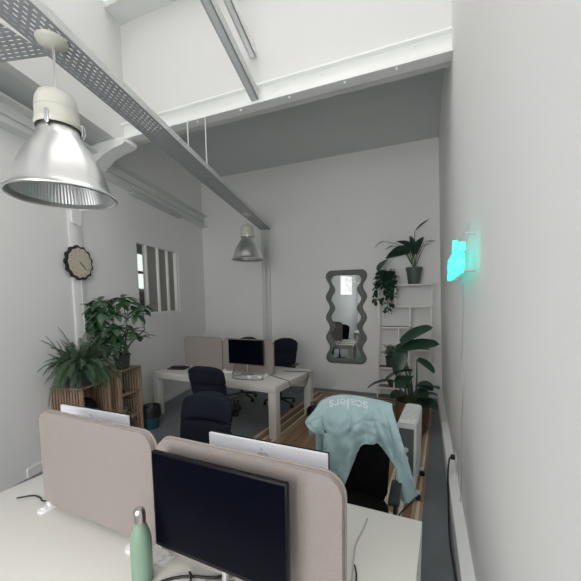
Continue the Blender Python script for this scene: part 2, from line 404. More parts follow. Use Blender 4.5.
# ------------------------------------------------------------ slotted cable trays
def slot_strip(bm, L, y0, y1, z, rows, pitch, duty, f, t=.0018, margin=.012):
    # a flat strip L long between y0,y1 with rows of real slots; f maps (l, y, z)
    def q(a0, a1, b0, b1):
        P = [(a0, b0), (a1, b0), (a1, b1), (a0, b1)]
        lo = [bm.verts.new(f(u, v, z)) for u, v in P]; hi = [bm.verts.new(f(u, v, z+t)) for u, v in P]
        bm.faces.new(lo[::-1]); bm.faces.new(hi)
        for i in range(4): bm.faces.new((lo[i], lo[(i+1) % 4], hi[(i+1) % 4], hi[i]))
    W = y1-y0-2*margin; rh = W/rows; sh = rh*.27
    edges = [y0]
    for r in range(rows):
        c = y0+margin+(r+.5)*rh
        edges += [c-sh/2, c+sh/2]
    edges.append(y1)
    for i in range(0, len(edges), 2): q(0, L, edges[i], edges[i+1])
    n = int(L/pitch)
    for r in range(rows):
        a, b_ = edges[1+2*r], edges[2+2*r]
        off = 0 if r % 2 else pitch/2
        for k in range(n+1):
            u0 = k*pitch+off; u1 = u0+pitch*(1-duty)
            if u0 >= L: break
            q(u0, min(u1, L), a, b_)
ZTR = 3.48
pL, pR = Vector((-2.225, 1.30, 0)), Vector((-1.97, 1.24, 0))
t0 = Vector((-2.08, .6, 0)); 
a0 = Vector((-1.955, 1.24, 0)); a1 = Vector((-3.20, 6.79, 0)); d = (a1-a0).normalized(); nrm = Vector((d.y, -d.x, 0))   # right edge of the tray, right-hand normal
a0 = a0 - d*1.6; LT = (a1-a0).length
TW = .25
def ft(l, y, z): p = a0 + d*l - nrm*y; return (p.x, p.y, ZTR+z)
tr = thing('cable_tray', 'long grey perforated metal cable tray running below the ceiling to the far wall', 'cable tray', (0, 0, 0))
bm = newbm(); slot_strip(bm, LT, 0, TW, 0, 7, .050, .56, ft); build('tray_base', bm, TRAYM, tr, smooth=False)
for side in (0, 1):
    bm = newbm(); yy = 0 if side == 0 else TW
    slot_strip(bm, LT, .002, .06, -.001, 1, .06, .5, (lambda l, v, z, yy=yy: tuple(Vector(ft(l, yy+z, v)))), margin=.016)
    build('tray_flange', bm, STEELP if side == 0 else TRAYM, tr, smooth=False)
# branch going left, ends at the left wall
yb0 = 1.27; yb1 = 1.56
def fb(l, y, z): 
    x = -2.262 - l; return (x, yb0+y-.25*l, ZTR+.003+z)
LBR = 1.44
bm = newbm(); slot_strip(bm, LBR, 0, .27, 0, 8, .052, .56, fb); tb = build('cable_tray', bm, TRAYM, None, smooth=False)
tag(tb, 'short perforated cable tray branching left above the near lamp to the left wall', 'cable tray')
# rods
for k, (x, y) in enumerate(((-2.33, 3.0), (-2.40, 3.40))):
    p = a0 + d*((3.475-a0.y)/d.y) - nrm*TW*(.95 if k else .05)
    bm = newbm(); tube(bm, [(p.x, p.y, ZTR+.004), (p.x, p.y, 4.074)], .007, 8); tag(build('hanging_rod', bm, STEELP), ('right one of the two thin rods hanging the cable tray from the beam', 'left one of the two thin rods hanging the cable tray from the beam')[k], 'rod', 'rods holding the cable tray')
# vertical perforated ladder on the back wall
bm = newbm(); 
def fl(l, y, z): return (-3.425+y-.012*l, YB-.035-z, 3.49-l)
LL = 3.3
def rung(bm):
    for s in (0, .19):
        bx(bm, (-3.435+s, YB-.04, .2), (-3.42+s, YB-.002, 3.49))
    n = int(LL/.055)
    for k in range(n):
        z = 3.46-k*.055; bx(bm, (-3.422, YB-.036, z-.016), (-3.242, YB-.030, z+.010))
    bx(bm, (-3.345, YB-.036, .2), (-3.325, YB-.031, 3.49))
rung(bm)
tag(build('cable_ladder', bm, STEELP, smooth=False, M=Matrix.Translation((0, 0, 0))), 'vertical white metal cable ladder fixed to the far wall, going down behind the desk', 'cable ladder')
# ------------------------------------------------------------ desks
def desk(label, origin, rz, w, d, th=.10, lg=.12):
    t = thing('desk', label, 'desk', (*origin, 0), rz, 'white desks')
    bm = newbm(); bx(bm, (0, 0, .75-th), (w, d, .75), .004); build('desk_top', bm, DESK, t)
    for i in (0, 1):
        for j in (0, 1):
            bm = newbm(); x = i*(w-lg); y = j*(d-lg)
            bx(bm, (x+.0006, y+.0006, 0), (x+lg-.0006, y+lg-.0006, .75-th), .003); build('leg', bm, DESK, t)
    return t
DN = R(-2.8)
near_o = Vector((-2.42, .45))
ndesk = desk('large white desk nearest the camera carrying the mint bottle', (-2.42, .70), DN, 2.37, 1.165)
fdesk = desk('large white desk at the back of the room with thick square legs', (-4.258, 4.227), R(-6.1), 2.42, 1.23)

# ------------------------------------------------------------ desk screens
def divider(label, x0, x1, z0, z1, origin, rz, group):
    t = thing('desk_divider', label, 'desk divider', (*origin, 0), rz, group)
    bm = newbm(); prism(bm, rrect(x0+.004, z0+.004, x1-.004, z1-.004, .075, .03), -.017, .017, lambda u, v, w: (u, w, v))
    es = [e for e in bm.edges if len(e.link_faces) == 2 and e.calc_face_angle(0) > R(60)]
    bmesh.ops.bevel(bm, geom=es, offset=.008, segments=3, affect='EDGES')
    build('panel', bm, FELT, t, ang=50)
    o = rrect(x0, z0, x1, z1, .078, .033); bm = newbm()
    pts = [Vector((u, .0125, v)) for u, v in o]; pts.append(pts[0]); tube(bm, pts, .0055, 6, False); build('piping', bm, PIPING, t)
    for x in (x0+.07, x1-.10):
        bm = newbm()
        o = [(x-.03+.03*math.cos(a), -.045-.035*0+.0+(-.045)*math.sin(a)) for a in [PI*k/10 for k in range(11)]]
        o = [(x-.06, .04)] + [(x-.03-.03*math.cos(a), -.04-.035*math.sin(a)) for a in [PI*k/10 for k in range(11)]] + [(x, .04)]
        prism(bm, o, .751, .766, lambda u, v, w: (u, v, w))
        lathe(bm, [(.001, .766), (.014, .766), (.014, .772), (.001, .774)], 12, (x-.03, -.045, 0))
        bx(bm, (x-.045, -.024, .76), (x-.015, .024, z0+.012), .003)
        build('clamp_foot', bm, WPLAS, t)
    return t
sO = (-1.99, 1.145); sR = R(-3.2)
divider('beige felt desk divider at the left end of the near desk', .01, .878, .778, 1.312, sO, sR, 'felt dividers on the near desk')
divider('beige felt desk divider behind the big black monitor', .895, 1.752, .778, 1.306, sO, sR, 'felt dividers on the near desk')
fO = (-4.0, 4.745); fR = R(-6.6)
divider('beige felt divider at the left end of the far desk', .02, .885, .778, 1.30, fO, fR, 'felt dividers on the far desk')
divider('beige felt divider behind the small black monitor on the far desk', .90, 1.88, .778, 1.30, fO, fR, 'felt dividers on the far desk')

# ------------------------------------------------------------ monitors
def monitor(label, loc, rz, w, h, zc, tilt=0., big=True):
    t = thing('monitor', label, 'monitor', (*loc, .75), rz, 'black monitors facing the camera')
    M = Matrix.Translation((0, 0, zc-.75)) @ Matrix.Rotation(tilt, 4, 'X')
    bm = newbm(); bx(bm, (-w/2, -.008, -h/2), (w/2, .014, h/2), .004); bx(bm, (-w*.3, .012, -h*.3), (w*.3, .04, h*.25), .015)
    build('housing', bm, BEZEL, t, M=M)
    bm = newbm(); bx(bm, (-w/2+.008, -.0095, -h/2+.018), (w/2-.008, -.0075, h/2-.008)); build('display', bm, SCREEN, t, M=M)
    bm = newbm(); tube(bm, smooth_path([(0, .048, .012), (0, .05, .08), (0, .05, zc-.75-.02), (0, .035, zc-.75)], 4), .013, 10); build('stand_neck', bm, SILVER, t)
    bm = newbm(); prism(bm, [(.11*math.cos(2*PI*k/28), .015+.07*math.sin(2*PI*k/28)) for k in range(28)], .001, .011, lambda u, v, w: (u, v, w)); build('stand_base', bm, SILVER, t)
    return t
monitor('large black monitor standing on the near desk, its dark screen facing the camera', (-.715, .975), R(-3.5), .615, .405, 1.092)
monitor('small black monitor standing on the far desk', (-2.585, 4.47), R(-3), .63, .385, 1.115, 0.0)

def apple(bm, s, y, cx, cz):
    body = []
    for k in range(40):
        a = 2*PI*k/40; r = .5*(1+.06*math.cos(2*a+PI)*1) ; x = r*math.sin(a)*1.02; z = r*math.cos(a)
        if abs(x) < .14 and z > 0: z -= .09*(1-abs(x)/.14)
        if abs(x) < .12 and z < 0: z += .05*(1-abs(x)/.12)
        if x < 0 and (x+.62)**2+(z-.05)**2 < .2**2: x = -.62+math.sqrt(max(0, .2**2-(z-.05)**2))   # bite
        body.append((x, z))
    prism(bm, body, y, y+.0012, lambda u, v, w: (cx+u*s, w, cz+v*s))
    leaf = [(0, .5), (-.03, .62), (-.12, .72), (-.22, .75), (-.2, .63), (-.1, .53)]
    prism(bm, leaf, y, y+.0012, lambda u, v, w: (cx+u*s, w, cz+v*s))
def imac(label, loc, rz, w, top, h=.40):
    t = thing('desktop_computer', label, 'computer', (*loc, .75), rz, 'white computers behind the near desk dividers')
    z1 = top-.75; z0 = z1-h
    bm = newbm(); bx(bm, (-w/2, 0, z0), (w/2, .018, z1), .004); build('back_shell', bm, IMAC, t)
    bm = newbm(); bx(bm, (-w/2-.003, .0185, z0+.002), (w/2+.003, .0225, z1+.003), .001); build('front_glass', bm, BEZEL, t)
    bm = newbm(); apple(bm, .07, -.0014, 0, z1-.075); build('apple_logo', bm, GREYLOGO, t)
    bm = newbm(); bx(bm, (-.07, -.045, .0), (.07, -.037, .22), .003); bx(bm, (-.07, -.045, 0), (.07, .12, .008), .003); bx(bm, (-.06, -.04, .19), (.06, .001, .21), .003); build('stand', bm, IMAC, t)
    return t
imac('white desktop computer seen from behind, above the left near divider', (-1.885, 1.375), R(-1.5), .605, 1.245)
imac('white desktop computer seen from behind, above the right near divider by the jacket', (-.675, 1.30), R(-3), .615, 1.252)

# ------------------------------------------------------------ bottle
t = thing('water_bottle', 'mint green bottle with a steel cap on the near desk', 'bottle', (-1.06, .945, .751))
bm = newbm(); lathe(bm, [(.001, 0), (.036, 0), (.040, .004), (.0415, .02), (.0415, .175), (.039, .197), (.031, .226), (.0245, .246), (.0225, .254), (.0225, .263)], 32); build('bottle_body', bm, MINT, t)
bm = newbm(); lathe(bm, [(.0235, .258), (.024, .294), (.022, .306), (.015, .314), (.001, .316)], 28); build('cap', bm, STEEL, t)

# ------------------------------------------------------------ near desk cables
def cable(label, pts, r, m, cat='cable', group=None, name='cable', k=8):
    bm = newbm(); tube(bm, smooth_path(pts, k), r, 7); return tag(build(name, bm, m, ang=80), label, cat, group)
cable('thin black cable crossing the far left corner of the near desk', [(-2.22, 1.115, .756), (-2.16, 1.165, .756), (-2.10, 1.17, .755), (-2.04, 1.155, .755), (-1.98, 1.20, .756)], .0045, CABLEB)
cable('thick black cable looping from the bottle towards the monitor foot', [(-1.03, .88, .757), (-.985, .955, .757), (-.93, 1.005, .757), (-.86, 1.035, .757), (-.79, 1.055, .758), (-.74, 1.10, .757)], .006, CABLEB)
cable('black cable hooking down beside the monitor foot', [(-.895, 1.033, .769), (-.875, 1.02, .766), (-.865, .99, .757), (-.872, .965, .757)], .005, CABLEB)
cable('black cable trailing behind the foot of the big monitor', [(-.70, 1.09, .757), (-.64, 1.10, .757), (-.56, 1.045, .757), (-.50, .99, .757)], .005, CABLEB)
cable('thin grey cable lying on the bare right corner of the near desk', [(-.262, 1.66, .757), (-.268, 1.58, .754), (-.282, 1.46, .754), (-.272, 1.35, .754), (-.25, 1.20, .754)], .0035, CABLEW)
bm = newbm()
tube(bm, smooth_path([(-.262, 1.33, .757), (-.245, 1.28, .76), (-.235, 1.20, .757), (-.235, 1.12, .757)], 6), .0035, 7); bx(bm, (-.245, 1.07, .751), (-.225, 1.12, .763), .003)
tag(build('charging_cable', bm, CABLEB), 'short black cable with a plug beside the right near divider', 'cable')
# ------------------------------------------------------------ office chairs
def office_chair(label, loc, rz, lift=0., arms=True, m=NAVY, seam=True, group='dark office chairs'):
    t = thing('office_chair', label, 'chair', (*loc, 0), rz, group)
    for k in range(5):
        a = 2*PI*k/5+.3; c, s = math.cos(a), math.sin(a)
        bm = newbm(); tube(bm, [(c*.03, s*.03, .125), (c*.16, s*.16, .105), (c*.29, s*.29, .078)], [.024, .019, .014], 8); b = build('base_leg', bm, BPLAS, t)
        bm = newbm(); MM = Matrix.Translation((c*.285, s*.285, .03)) @ Matrix.Rotation(a+.7*k, 4, 'Z') @ Matrix.Rotation(PI/2, 4, 'X')
        for zz in (-.022, .006): lathe(bm, [(.001, zz), (.028, zz), (.029, zz+.004), (.029, zz+.012), (.028, zz+.016), (.001, zz+.016)], 14)
        lathe(bm, [(.018, -.01), (.018, .01)], 10)
        bmesh.ops.transform(bm, matrix=MM, verts=bm.verts)
        bx(bm, (c*.285-.012, s*.285-.012, .045), (c*.285+.012, s*.285+.012, .075), .004)
        build('caster', bm, BPLAS, b)
    bm = newbm(); lathe(bm, [(.001, .09), (.03, .09), (.03, .24), (.018, .245), (.018, .41+lift), (.001, .41+lift)], 14); build('gas_column', bm, BPLAS, t)
    bm = newbm(); bx(bm, (-.10, -.15, .395+lift), (.10, .10, .43+lift), .01); tube(bm, [(.10, 0, .41+lift), (.22, .0, .405+lift)], .006, 6); build('tilt_mechanism', bm, BPLAS, t)
    # seat cushion
    bm = newbm(); n = 36; prof = [(.90, -.01), (1., .015), (1.0, .045), (.93, .075), (.6, .085), (.02, .08)]; rings = []
    for sc, z in prof:
        rg = []
        for k in range(n):
            a = 2*PI*k/n; c, s = math.cos(a), math.sin(a); e = .55
            x = .25*sc*math.copysign(abs(c)**e, c); y = .245*sc*math.copysign(abs(s)**e, s)
            rg.append(bm.verts.new((x, y+.01, .44+lift+z-(.03*max(0, y/.245)**3))))
        rings.append(rg)
    for a_, b_ in zip(rings, rings[1:]):
        for k in range(n): bm.faces.new((a_[k], a_[(k+1) % n], b_[(k+1) % n], b_[k]))
    bm.faces.new(rings[0][::-1]); bm.faces.new(rings[-1])
    build('seat', bm, m, t, ang=60)
    # backrest: curved padded slab, upper and lower pads
    def pad(name, z0, z1, w0, w1, r1, th=.035):
        bm = newbm(); nx, nz = 14, 12; F = []; B = []
        for side in (0, 1):
            grid = []
            for j in range(nz+1):
                v = j/nz; row = []
                for i in range(nx+1):
                    u = i/nx*2-1
                    w = w0+(w1-w0)*v
                    # superellipse rounding at the top corners
                    zz = z0+(z1-z0)*v
                    e = max(0, (zz-(z1-r1))/r1) if r1 > 0 else 0
                    e0 = max(0, ((z0+.04)-zz)/.04)
                    ww = w*(1-.28*(1-math.sqrt(max(0, 1-e*e))) ) * (1-.10*(1-math.sqrt(max(0, 1-e0*e0))))
                    x = u*ww
                    edge = 1-abs(u)**6; vedge = 1-abs(2*v-1)**8
                    thk = th*(.35+.65*edge*vedge)
                    y = -.20-.14*((zz-.5-lift)/.62)-.03*0+.055*u*u
                    top = -.03*abs(u)**3 if r1 > 0 else 0
                    row.append(bm.verts.new((x, y+(thk if side == 0 else -thk), zz+top*v)))
                grid.append(row)
            if side == 0: F = grid
            else: B = grid
        for j in range(nz):
            for i in range(nx):
                bm.faces.new((F[j][i], F[j][i+1], F[j+1][i+1], F[j+1][i])); bm.faces.new((B[j][i+1], B[j][i], B[j+1][i], B[j+1][i+1]))
        for i in range(nx):
            bm.faces.new((F[0][i+1], F[0][i], B[0][i], B[0][i+1])); bm.faces.new((F[nz][i], F[nz][i+1], B[nz][i+1], B[nz][i]))
        for j in range(nz):
            bm.faces.new((F[j][0], F[j+1][0], B[j+1][0], B[j][0])); bm.faces.new((F[j+1][nx], F[j][nx], B[j][nx], B[j+1][nx]))
        return build(name, bm, m, t, ang=70)
    if seam:
        pad('lower_backrest', .50+lift, .875+lift, .225, .245, 0); pad('upper_backrest', .87+lift, 1.11+lift, .25, .245, .10, .042)
    else:
        pad('backrest', .52+lift, 1.11+lift, .23, .25, .10)
    bm = newbm(); tube(bm, smooth_path([(0, -.12, .41+lift), (0, -.25, .42+lift), (0, -.285, .52+lift), (0, -.315, .75+lift)], 5), [.022]*16, 8); build('back_bracket', bm, BPLAS, t)
    if arms:
        for s in (-1, 1):
            bm = newbm(); tube(bm, smooth_path([(s*.20, -.02, .425+lift), (s*.28, -.03, .44+lift), (s*.295, -.03, .54+lift), (s*.295, -.02, .655+lift)], 5), .014, 8); bx(bm, (s*.295-.035, -.15, .655+lift), (s*.295+.035, .13, .685+lift), .012)
            build('armrest', bm, BPLAS, t)
    return t
office_chair('dark navy office chair at the front edge of the far desk, seen from behind', (-2.46, 3.53), R(3), .03)
office_chair('dark navy office chair tucked behind the near desk, nearest empty chair to the camera', (-1.735, 2.08), PI+R(4), -.01, arms=False)
office_chair('dark office chair behind the far desk to the right of its divider', (-2.44, 5.43), PI+R(-2), .09)
office_chair('dark office chair behind the far desk, only its top showing over the divider', (-3.28, 5.50), PI, .08, arms=False)
jc = office_chair('black office chair under the draped aqua jacket', (-.455, 2.13), PI, -.02, m=BLACKF, seam=False)

# ------------------------------------------------------------ jacket
JK= [[(-0.846, 2.364, 0.954), (-0.845, 2.363, 0.952), (-0.844, 2.362, 0.951), (-0.842, 2.361, 0.949), (-0.841, 2.36, 0.948), (-0.84, 2.36, 0.946), (-0.839, 2.359, 0.944), (-0.838, 2.359, 0.943), (-0.836, 2.359, 0.941)], [(-0.792, 2.4, 1.02), (-0.788, 2.391, 1.006), (-0.785, 2.382, 0.991), (-0.781, 2.373, 0.977), (-0.777, 2.364, 0.963), (-0.774, 2.358, 0.947), (-0.773, 2.356, 0.93), (-0.771, 2.353, 0.914), (-0.769, 2.35, 0.897)], [(-0.758, 2.448, 1.077), (-0.745, 2.418, 1.056), (-0.736, 2.402, 1.031), (-0.727, 2.387, 1.006), (-0.719, 2.371, 0.981), (-0.711, 2.359, 0.956), (-0.706, 2.354, 0.927), (-0.701, 2.349, 0.899), (-0.696, 2.344, 0.871)], [(-0.738, 2.464, 1.091), (-0.72, 2.41, 1.046), (-0.708, 2.378, 0.995), (-0.699, 2.356, 0.942), (-0.694, 2.346, 0.884), (-0.69, 2.337, 0.826), (-0.685, 2.328, 0.768), (-0.681, 2.322, 0.71), (-0.677, 2.316, 0.651)], [(-0.688, 2.492, 1.116), (-0.666, 2.416, 1.062), (-0.654, 2.377, 0.999), (-0.645, 2.353, 0.932), (-0.641, 2.341, 0.86), (-0.636, 2.33, 0.789), (-0.632, 2.322, 0.717), (-0.628, 2.314, 0.644), (-0.625, 2.306, 0.572)], [(-0.61, 2.5, 1.134), (-0.586, 2.418, 1.074), (-0.572, 2.374, 1.005), (-0.563, 2.351, 0.931), (-0.556, 2.338, 0.853), (-0.55, 2.327, 0.775), (-0.544, 2.318, 0.696), (-0.538, 2.309, 0.617), (-0.533, 2.3, 0.539)], [(-0.515, 2.5, 1.139), (-0.502, 2.43, 1.092), (-0.494, 2.39, 1.039), (-0.489, 2.358, 0.984), (-0.487, 2.348, 0.922), (-0.486, 2.338, 0.86), (-0.485, 2.328, 0.798), (-0.484, 2.321, 0.734), (-0.484, 2.314, 0.671)], [(-0.437, 2.488, 1.138), (-0.429, 2.442, 1.108), (-0.424, 2.407, 1.075), (-0.421, 2.384, 1.039), (-0.417, 2.361, 1.003), (-0.417, 2.353, 0.963), (-0.416, 2.346, 0.922), (-0.416, 2.339, 0.881), (-0.415, 2.332, 0.841)], [(-0.36, 2.472, 1.135), (-0.353, 2.43, 1.108), (-0.349, 2.403, 1.077), (-0.346, 2.382, 1.045), (-0.342, 2.361, 1.013), (-0.341, 2.354, 0.976), (-0.34, 2.348, 0.94), (-0.339, 2.341, 0.903), (-0.338, 2.335, 0.867)], [(-0.307, 2.46, 1.133), (-0.302, 2.419, 1.107), (-0.299, 2.399, 1.076), (-0.296, 2.378, 1.045), (-0.293, 2.359, 1.014), (-0.292, 2.353, 0.979), (-0.291, 2.347, 0.944), (-0.29, 2.341, 0.909), (-0.289, 2.335, 0.874)], [(-0.27, 2.448, 1.129), (-0.253, 2.402, 1.085), (-0.238, 2.37, 1.039), (-0.225, 2.353, 0.988), (-0.212, 2.344, 0.935), (-0.2, 2.334, 0.882), (-0.188, 2.326, 0.829), (-0.176, 2.32, 0.776), (-0.164, 2.313, 0.723)], [(-0.241, 2.44, 1.127), (-0.221, 2.383, 1.06), (-0.205, 2.353, 0.987), (-0.19, 2.338, 0.91), (-0.176, 2.326, 0.832), (-0.162, 2.317, 0.753), (-0.148, 2.307, 0.676), (-0.134, 2.298, 0.598), (-0.12, 2.29, 0.52)], [(-0.212, 2.428, 1.122), (-0.185, 2.379, 1.06), (-0.16, 2.352, 0.993), (-0.137, 2.339, 0.921), (-0.114, 2.327, 0.851), (-0.091, 2.318, 0.779), (-0.069, 2.309, 0.708), (-0.047, 2.3, 0.638), (-0.025, 2.292, 0.569)]]
def jk_surface():
    # JK: columns x rows -> smooth grid
    cols = [[Vector(p) for p in c] for c in JK]
    cols = [smooth_path(c, 4) for c in cols]
    nr = len(cols[0]); rows = [smooth_path([c[j] for c in cols], 5) for j in range(nr)]
    return rows          # rows[j][i]
JR = jk_surface(); JN, JM = len(JR), len(JR[0])
def jfold(p, i, j):
    u = i/(JM-1); v = j/(JN-1)
    a = min(1, v*2.2)
    d = .014*math.sin(u*31+v*6)*a + .008*math.sin(u*57-v*9+1.3)*a + .055*(abs(noise.noise(Vector((p.x*13+p.z*5, p.y*3, p.z*2.6))))-.2)*a + .040*(abs(noise.noise(Vector((p.x*9-p.z*12, 3, p.z*6+p.x*8))))-.2)*min(1, v*3) - .012*math.exp(-((v-.36-.10*math.sin(u*3))/.025)**2)*a
    d += .008*math.sin((p.z*34)+p.x*22)*max(0, u-.62)*2*v + .006*math.sin(p.z*26-p.x*30)*max(0, .45-u)*2*v
    return p + Vector((.1*d, -d, .25*d)) + Vector((0, -.012*a, 0))
bm = newbm()
grid = []
NB = 14
for i in range(JM):
    top = JR[0][i]; up = JR[1][i]
    u = i/(JM-1); hang = (.20+.10*math.sin(PI*u))
    col = []
    for k in range(NB, 0, -1):       # behind the backrest
        s = k/NB
        y = top.y + .045*math.sin(min(1, s*3)*PI/2) + .06*s; z = top.z + .012 - hang*max(0, s-.12)
        x = top.x - .01*s
        y += .006*math.sin(u*40)*s
        col.append(Vector((x, y, z)))
    for j in range(JN): col.append(jfold(JR[j][i], i, j))
    grid.append(col)
VS = [[bm.verts.new(p) for p in c] for c in grid]
for a, b_ in zip(VS, VS[1:]):
    for k in range(len(a)-1):
        try: bm.faces.new((a[k], a[k+1], b_[k+1], b_[k]))
        except ValueError: pass
jk = build('jacket', bm, JACK, None, ang=80)
md = jk.modifiers.new('thick', 'SOLIDIFY'); md.thickness = .006; md.offset = 1
tag(jk, 'aqua jacket with upside-down white word draped over the black chair', 'jacket')
# inner hanging part of the jacket on the left side of the chair
bm = newbm(); pp = []
for j in range(9):
    v = j/8; row = []
    for i in range(5):
        u = i/4; row.append(bm.verts.new((-.795+.085*u+.012*v, 2.43+.02*u+.012*math.sin(u*6+v*3), .985-.28*v+.03*u*(1-v))))
    pp.append(row)
for a, b_ in zip(pp, pp[1:]):
    for k in range(4): bm.faces.new((a[k], a[k+1], b_[k+1], b_[k]))
sl = build('sleeve', bm, JACK, jk, ang=80); md = sl.modifiers.new('thick', 'SOLIDIFY'); md.thickness = .01
# printed word, following the cloth
def text_mesh(body, size=1., ext=0., bev=0., res=4):
    cu = bpy.data.curves.new('txt', 'FONT'); cu.body = body; cu.size = size; cu.extrude = ext; cu.bevel_depth = bev; cu.resolution_u = res
    o = bpy.data.objects.new('txt', cu); COL.objects.link(o); bpy.context.view_layer.update()
    me = bpy.data.meshes.new_from_object(o.evaluated_get(bpy.context.evaluated_depsgraph_get()))
    bpy.data.objects.remove(o); bpy.data.curves.remove(cu); return me
def jpoint(uu, vv):     # uu along the ridge 0..1, vv in row units
    fi = uu*(JM-1); i = max(0, min(JM-2, int(fi))); a = fi-i; fj = max(0, min(JN-1.001, vv)); j = int(fj); b = fj-j
    q = lambda i, j: jfold(JR[j][i], i, j)
    return (q(i, j)*(1-a)*(1-b)+q(i+1, j)*a*(1-b)+q(i, j+1)*(1-a)*b+q(i+1, j+1)*a*b)
me = text_mesh('scalers', 1.0, 0, .020)
xs = [v.co.x for v in me.vertices]; ys = [v.co.y for v in me.vertices]; x0, x1 = min(xs), max(xs)
bm = newbm(); bm.from_mesh(me); bpy.data.meshes.remove(me)
bmesh.ops.triangulate(bm, faces=bm.faces); bmesh.ops.subdivide_edges(bm, edges=[e for e in bm.edges if e.calc_length() > .12], cuts=2, use_grid_fill=False); bmesh.ops.triangulate(bm, faces=bm.faces)
# find the jacket point whose front-of-cloth position matches a target (x, z)
def jfind(x, z):
    best = None
    for j in range(0, 16):
        for i in range(JM):
            p = jfold(JR[j][i], i, j); d = (p.x-x)**2+((p.z-z)*1.0)**2
            if best is None or d < best[0]: best = (d, i, j)
    return best
# corner rows found from the cloth: baseline on the ridge side, letter tops towards the desk
def tmap(tx, ty):
    s = (tx-x0)/(x1-x0)                     # 0 = 's' ... reading direction runs to -x (upside down)
    X = TX1+(TX0-TX1)*s; D = TB+(TH)*ty     # distance from the ridge measured in metres down the cloth
    uu = min(1, max(0, next((i-1+(X-JR[2][i-1].x)/(JR[2][i].x-JR[2][i-1].x) for i in range(1, JM) if JR[2][i].x >= X), JM-1)/(JM-1)))
    fi = uu*(JM-1); i = int(min(JM-2, fi)); acc = 0; v = 0
    for j in range(JN-1):
        L = (JR[j+1][i]-JR[j][i]).length
        if acc+L >= D: v = j+(D-acc)/L; break
        acc += L
    p = jpoint(uu, v)
    # outward normal
    e = .004; pu = jpoint(min(1, uu+.01), v)-p; pv = jpoint(uu, v+.3)-p; n = pu.cross(pv)
    if n.length > 0: n.normalize()
    if n.y > 0: n = -n
    return p + n*.0085
TX0, TX1, TB, TH = -.685, -.385, .022, .125
for v in bm.verts: v.co = tmap(v.co.x, v.co.y)
build('printed_word', bm, PRINT, jk, ang=80)['label'] = 'white word scalers printed upside down'
# ------------------------------------------------------------ pendant lamps
def pendant(label, loc, zrim):
    # origin at the rim centre
    t = thing('pendant_lamp', label, 'lamp', (loc[0], loc[1], zrim), 0, 'industrial pendant lamps')
    out = [(.292, -.004), (.296, .004), (.292, .012), (.275, .020), (.268, .032), (.262, .06), (.248, .11), (.226, .17), (.196, .23), (.160, .29), (.128, .335), (.112, .365), (.110, .40), (.104, .405)]
    bm = newbm(); lathe(bm, out, 56); inn = [(r-.004, z-.001 if i else z) for i, (r, z) in enumerate(out)]
    build('shade', bm, ALU, t, ang=50)
    bm = newbm(); n = 168; prof = [(.288, -.003), (.262, .022), (.255, .06), (.241, .11), (.219, .17), (.189, .23), (.153, .29), (.121, .335), (.05, .35), (.001, .352)]; rings = []
    for r, z in prof:
        rings.append([bm.verts.new(((r+(.0025 if k % 2 else 0))*math.cos(2*PI*k/n), (r+(.0025 if k % 2 else 0))*math.sin(2*PI*k/n), z)) for k in range(n)])
    for a, b_ in zip(rings, rings[1:]):
        for k in range(n): bm.faces.new((a[k], a[(k+1) % n], b_[(k+1) % n], b_[k]))
    build('reflector', bm, ALUIN, t, ang=20)
    bm = newbm(); lathe(bm, [(.302, -.006), (.304, .0), (.300, .006), (.290, .008), (.286, .0), (.290, -.008), (.302, -.006)], 56); build('rim_ring', bm, ALU, t, ang=50)
    bm = newbm(); lathe(bm, [(.12, .40), (.124, .405), (.124, .43), (.118, .437), (.116, .52), (.110, .56), (.093, .595), (.06, .612), (.02, .618), (.001, .618)], 36); lathe(bm, [(.118, .50), (.1195, .503), (.118, .506)], 36)
    build('gear_housing', bm, CREAM, t, ang=40)
    for a in (R(-60), R(60), R(180)):
        bm = newbm(); bx(bm, (.118, -.012, .385), (.13, .012, .455), .003, M=Matrix.Rotation(a, 4, 'Z')); tube(bm, [Matrix.Rotation(a, 3, 'Z') @ Vector(q) for q in ((.128, 0, .37), (.142, 0, .40), (.138, 0, .45), (.125, 0, .46))], .004, 6); build('clip', bm, SILVER, t)
    top = ZTR-zrim-.002
    bm = newbm(); tube(bm, smooth_path([(0, 0, .61), (0, 0, .66), (.0, 0, top-.03)], 3), [.012]*4+[.004]*3, 8); tube(bm, smooth_path([(.012, 0, .62), (.006, 0, .70), (.014, 0, top-.06), (0, 0, top-.01)], 4), .004, 6)
    build('hook_and_cable', bm, SILVER, t)
    bm = newbm(); lathe(bm, [(.001, top-.045), (.012, top-.045), (.06, top-.035), (.082, top-.018), (.086, top-.003), (.001, top-.003)], 32); build('ceiling_rose', bm, CREAM, t)
    return t
pendant('big aluminium pendant lamp hanging close to the camera at upper left', (-2.115, 1.455), 2.565)
pendant('smaller looking aluminium pendant lamp hanging over the far desk', (-3.03, 5.42), 2.665)

# ------------------------------------------------------------ wall clock, sensor box, conduits (left wall)
t = thing('wall_clock', 'round wall clock with scalloped black rim and cream face', 'clock', LW(3.895, 2.425, .022), 0); t.rotation_euler = (0, 0, LROT)
def scal(r, a, n=13): 
    out = []
    for k in range(n*12):
        th = 2*PI*k/(n*12); out.append(((r+a*math.cos(n*th))*math.cos(th), (r+a*math.cos(n*th))*math.sin(th)))
    return out
bm = newbm(); prism(bm, scal(.215, .010), 0, .035, lambda u, v, w: (u, w, v)); build('rim', bm, CLOCKR, t)
bm = newbm(); prism(bm, scal(.186, .006), .035, .040, lambda u, v, w: (u, w, v)); build('face', bm, CLOCKF, t)
for k in range(12):
    a = 2*PI*k/12; bm = newbm(); lathe(bm, [(.001, 0), (.006, 0), (.006, .002), (.001, .002)], 8)
    build('hour_mark', bm, CLOCKR, t, M=Matrix.Translation((.155*math.cos(a), .040, .155*math.sin(a))) @ Matrix.Rotation(-PI/2, 4, 'X'))
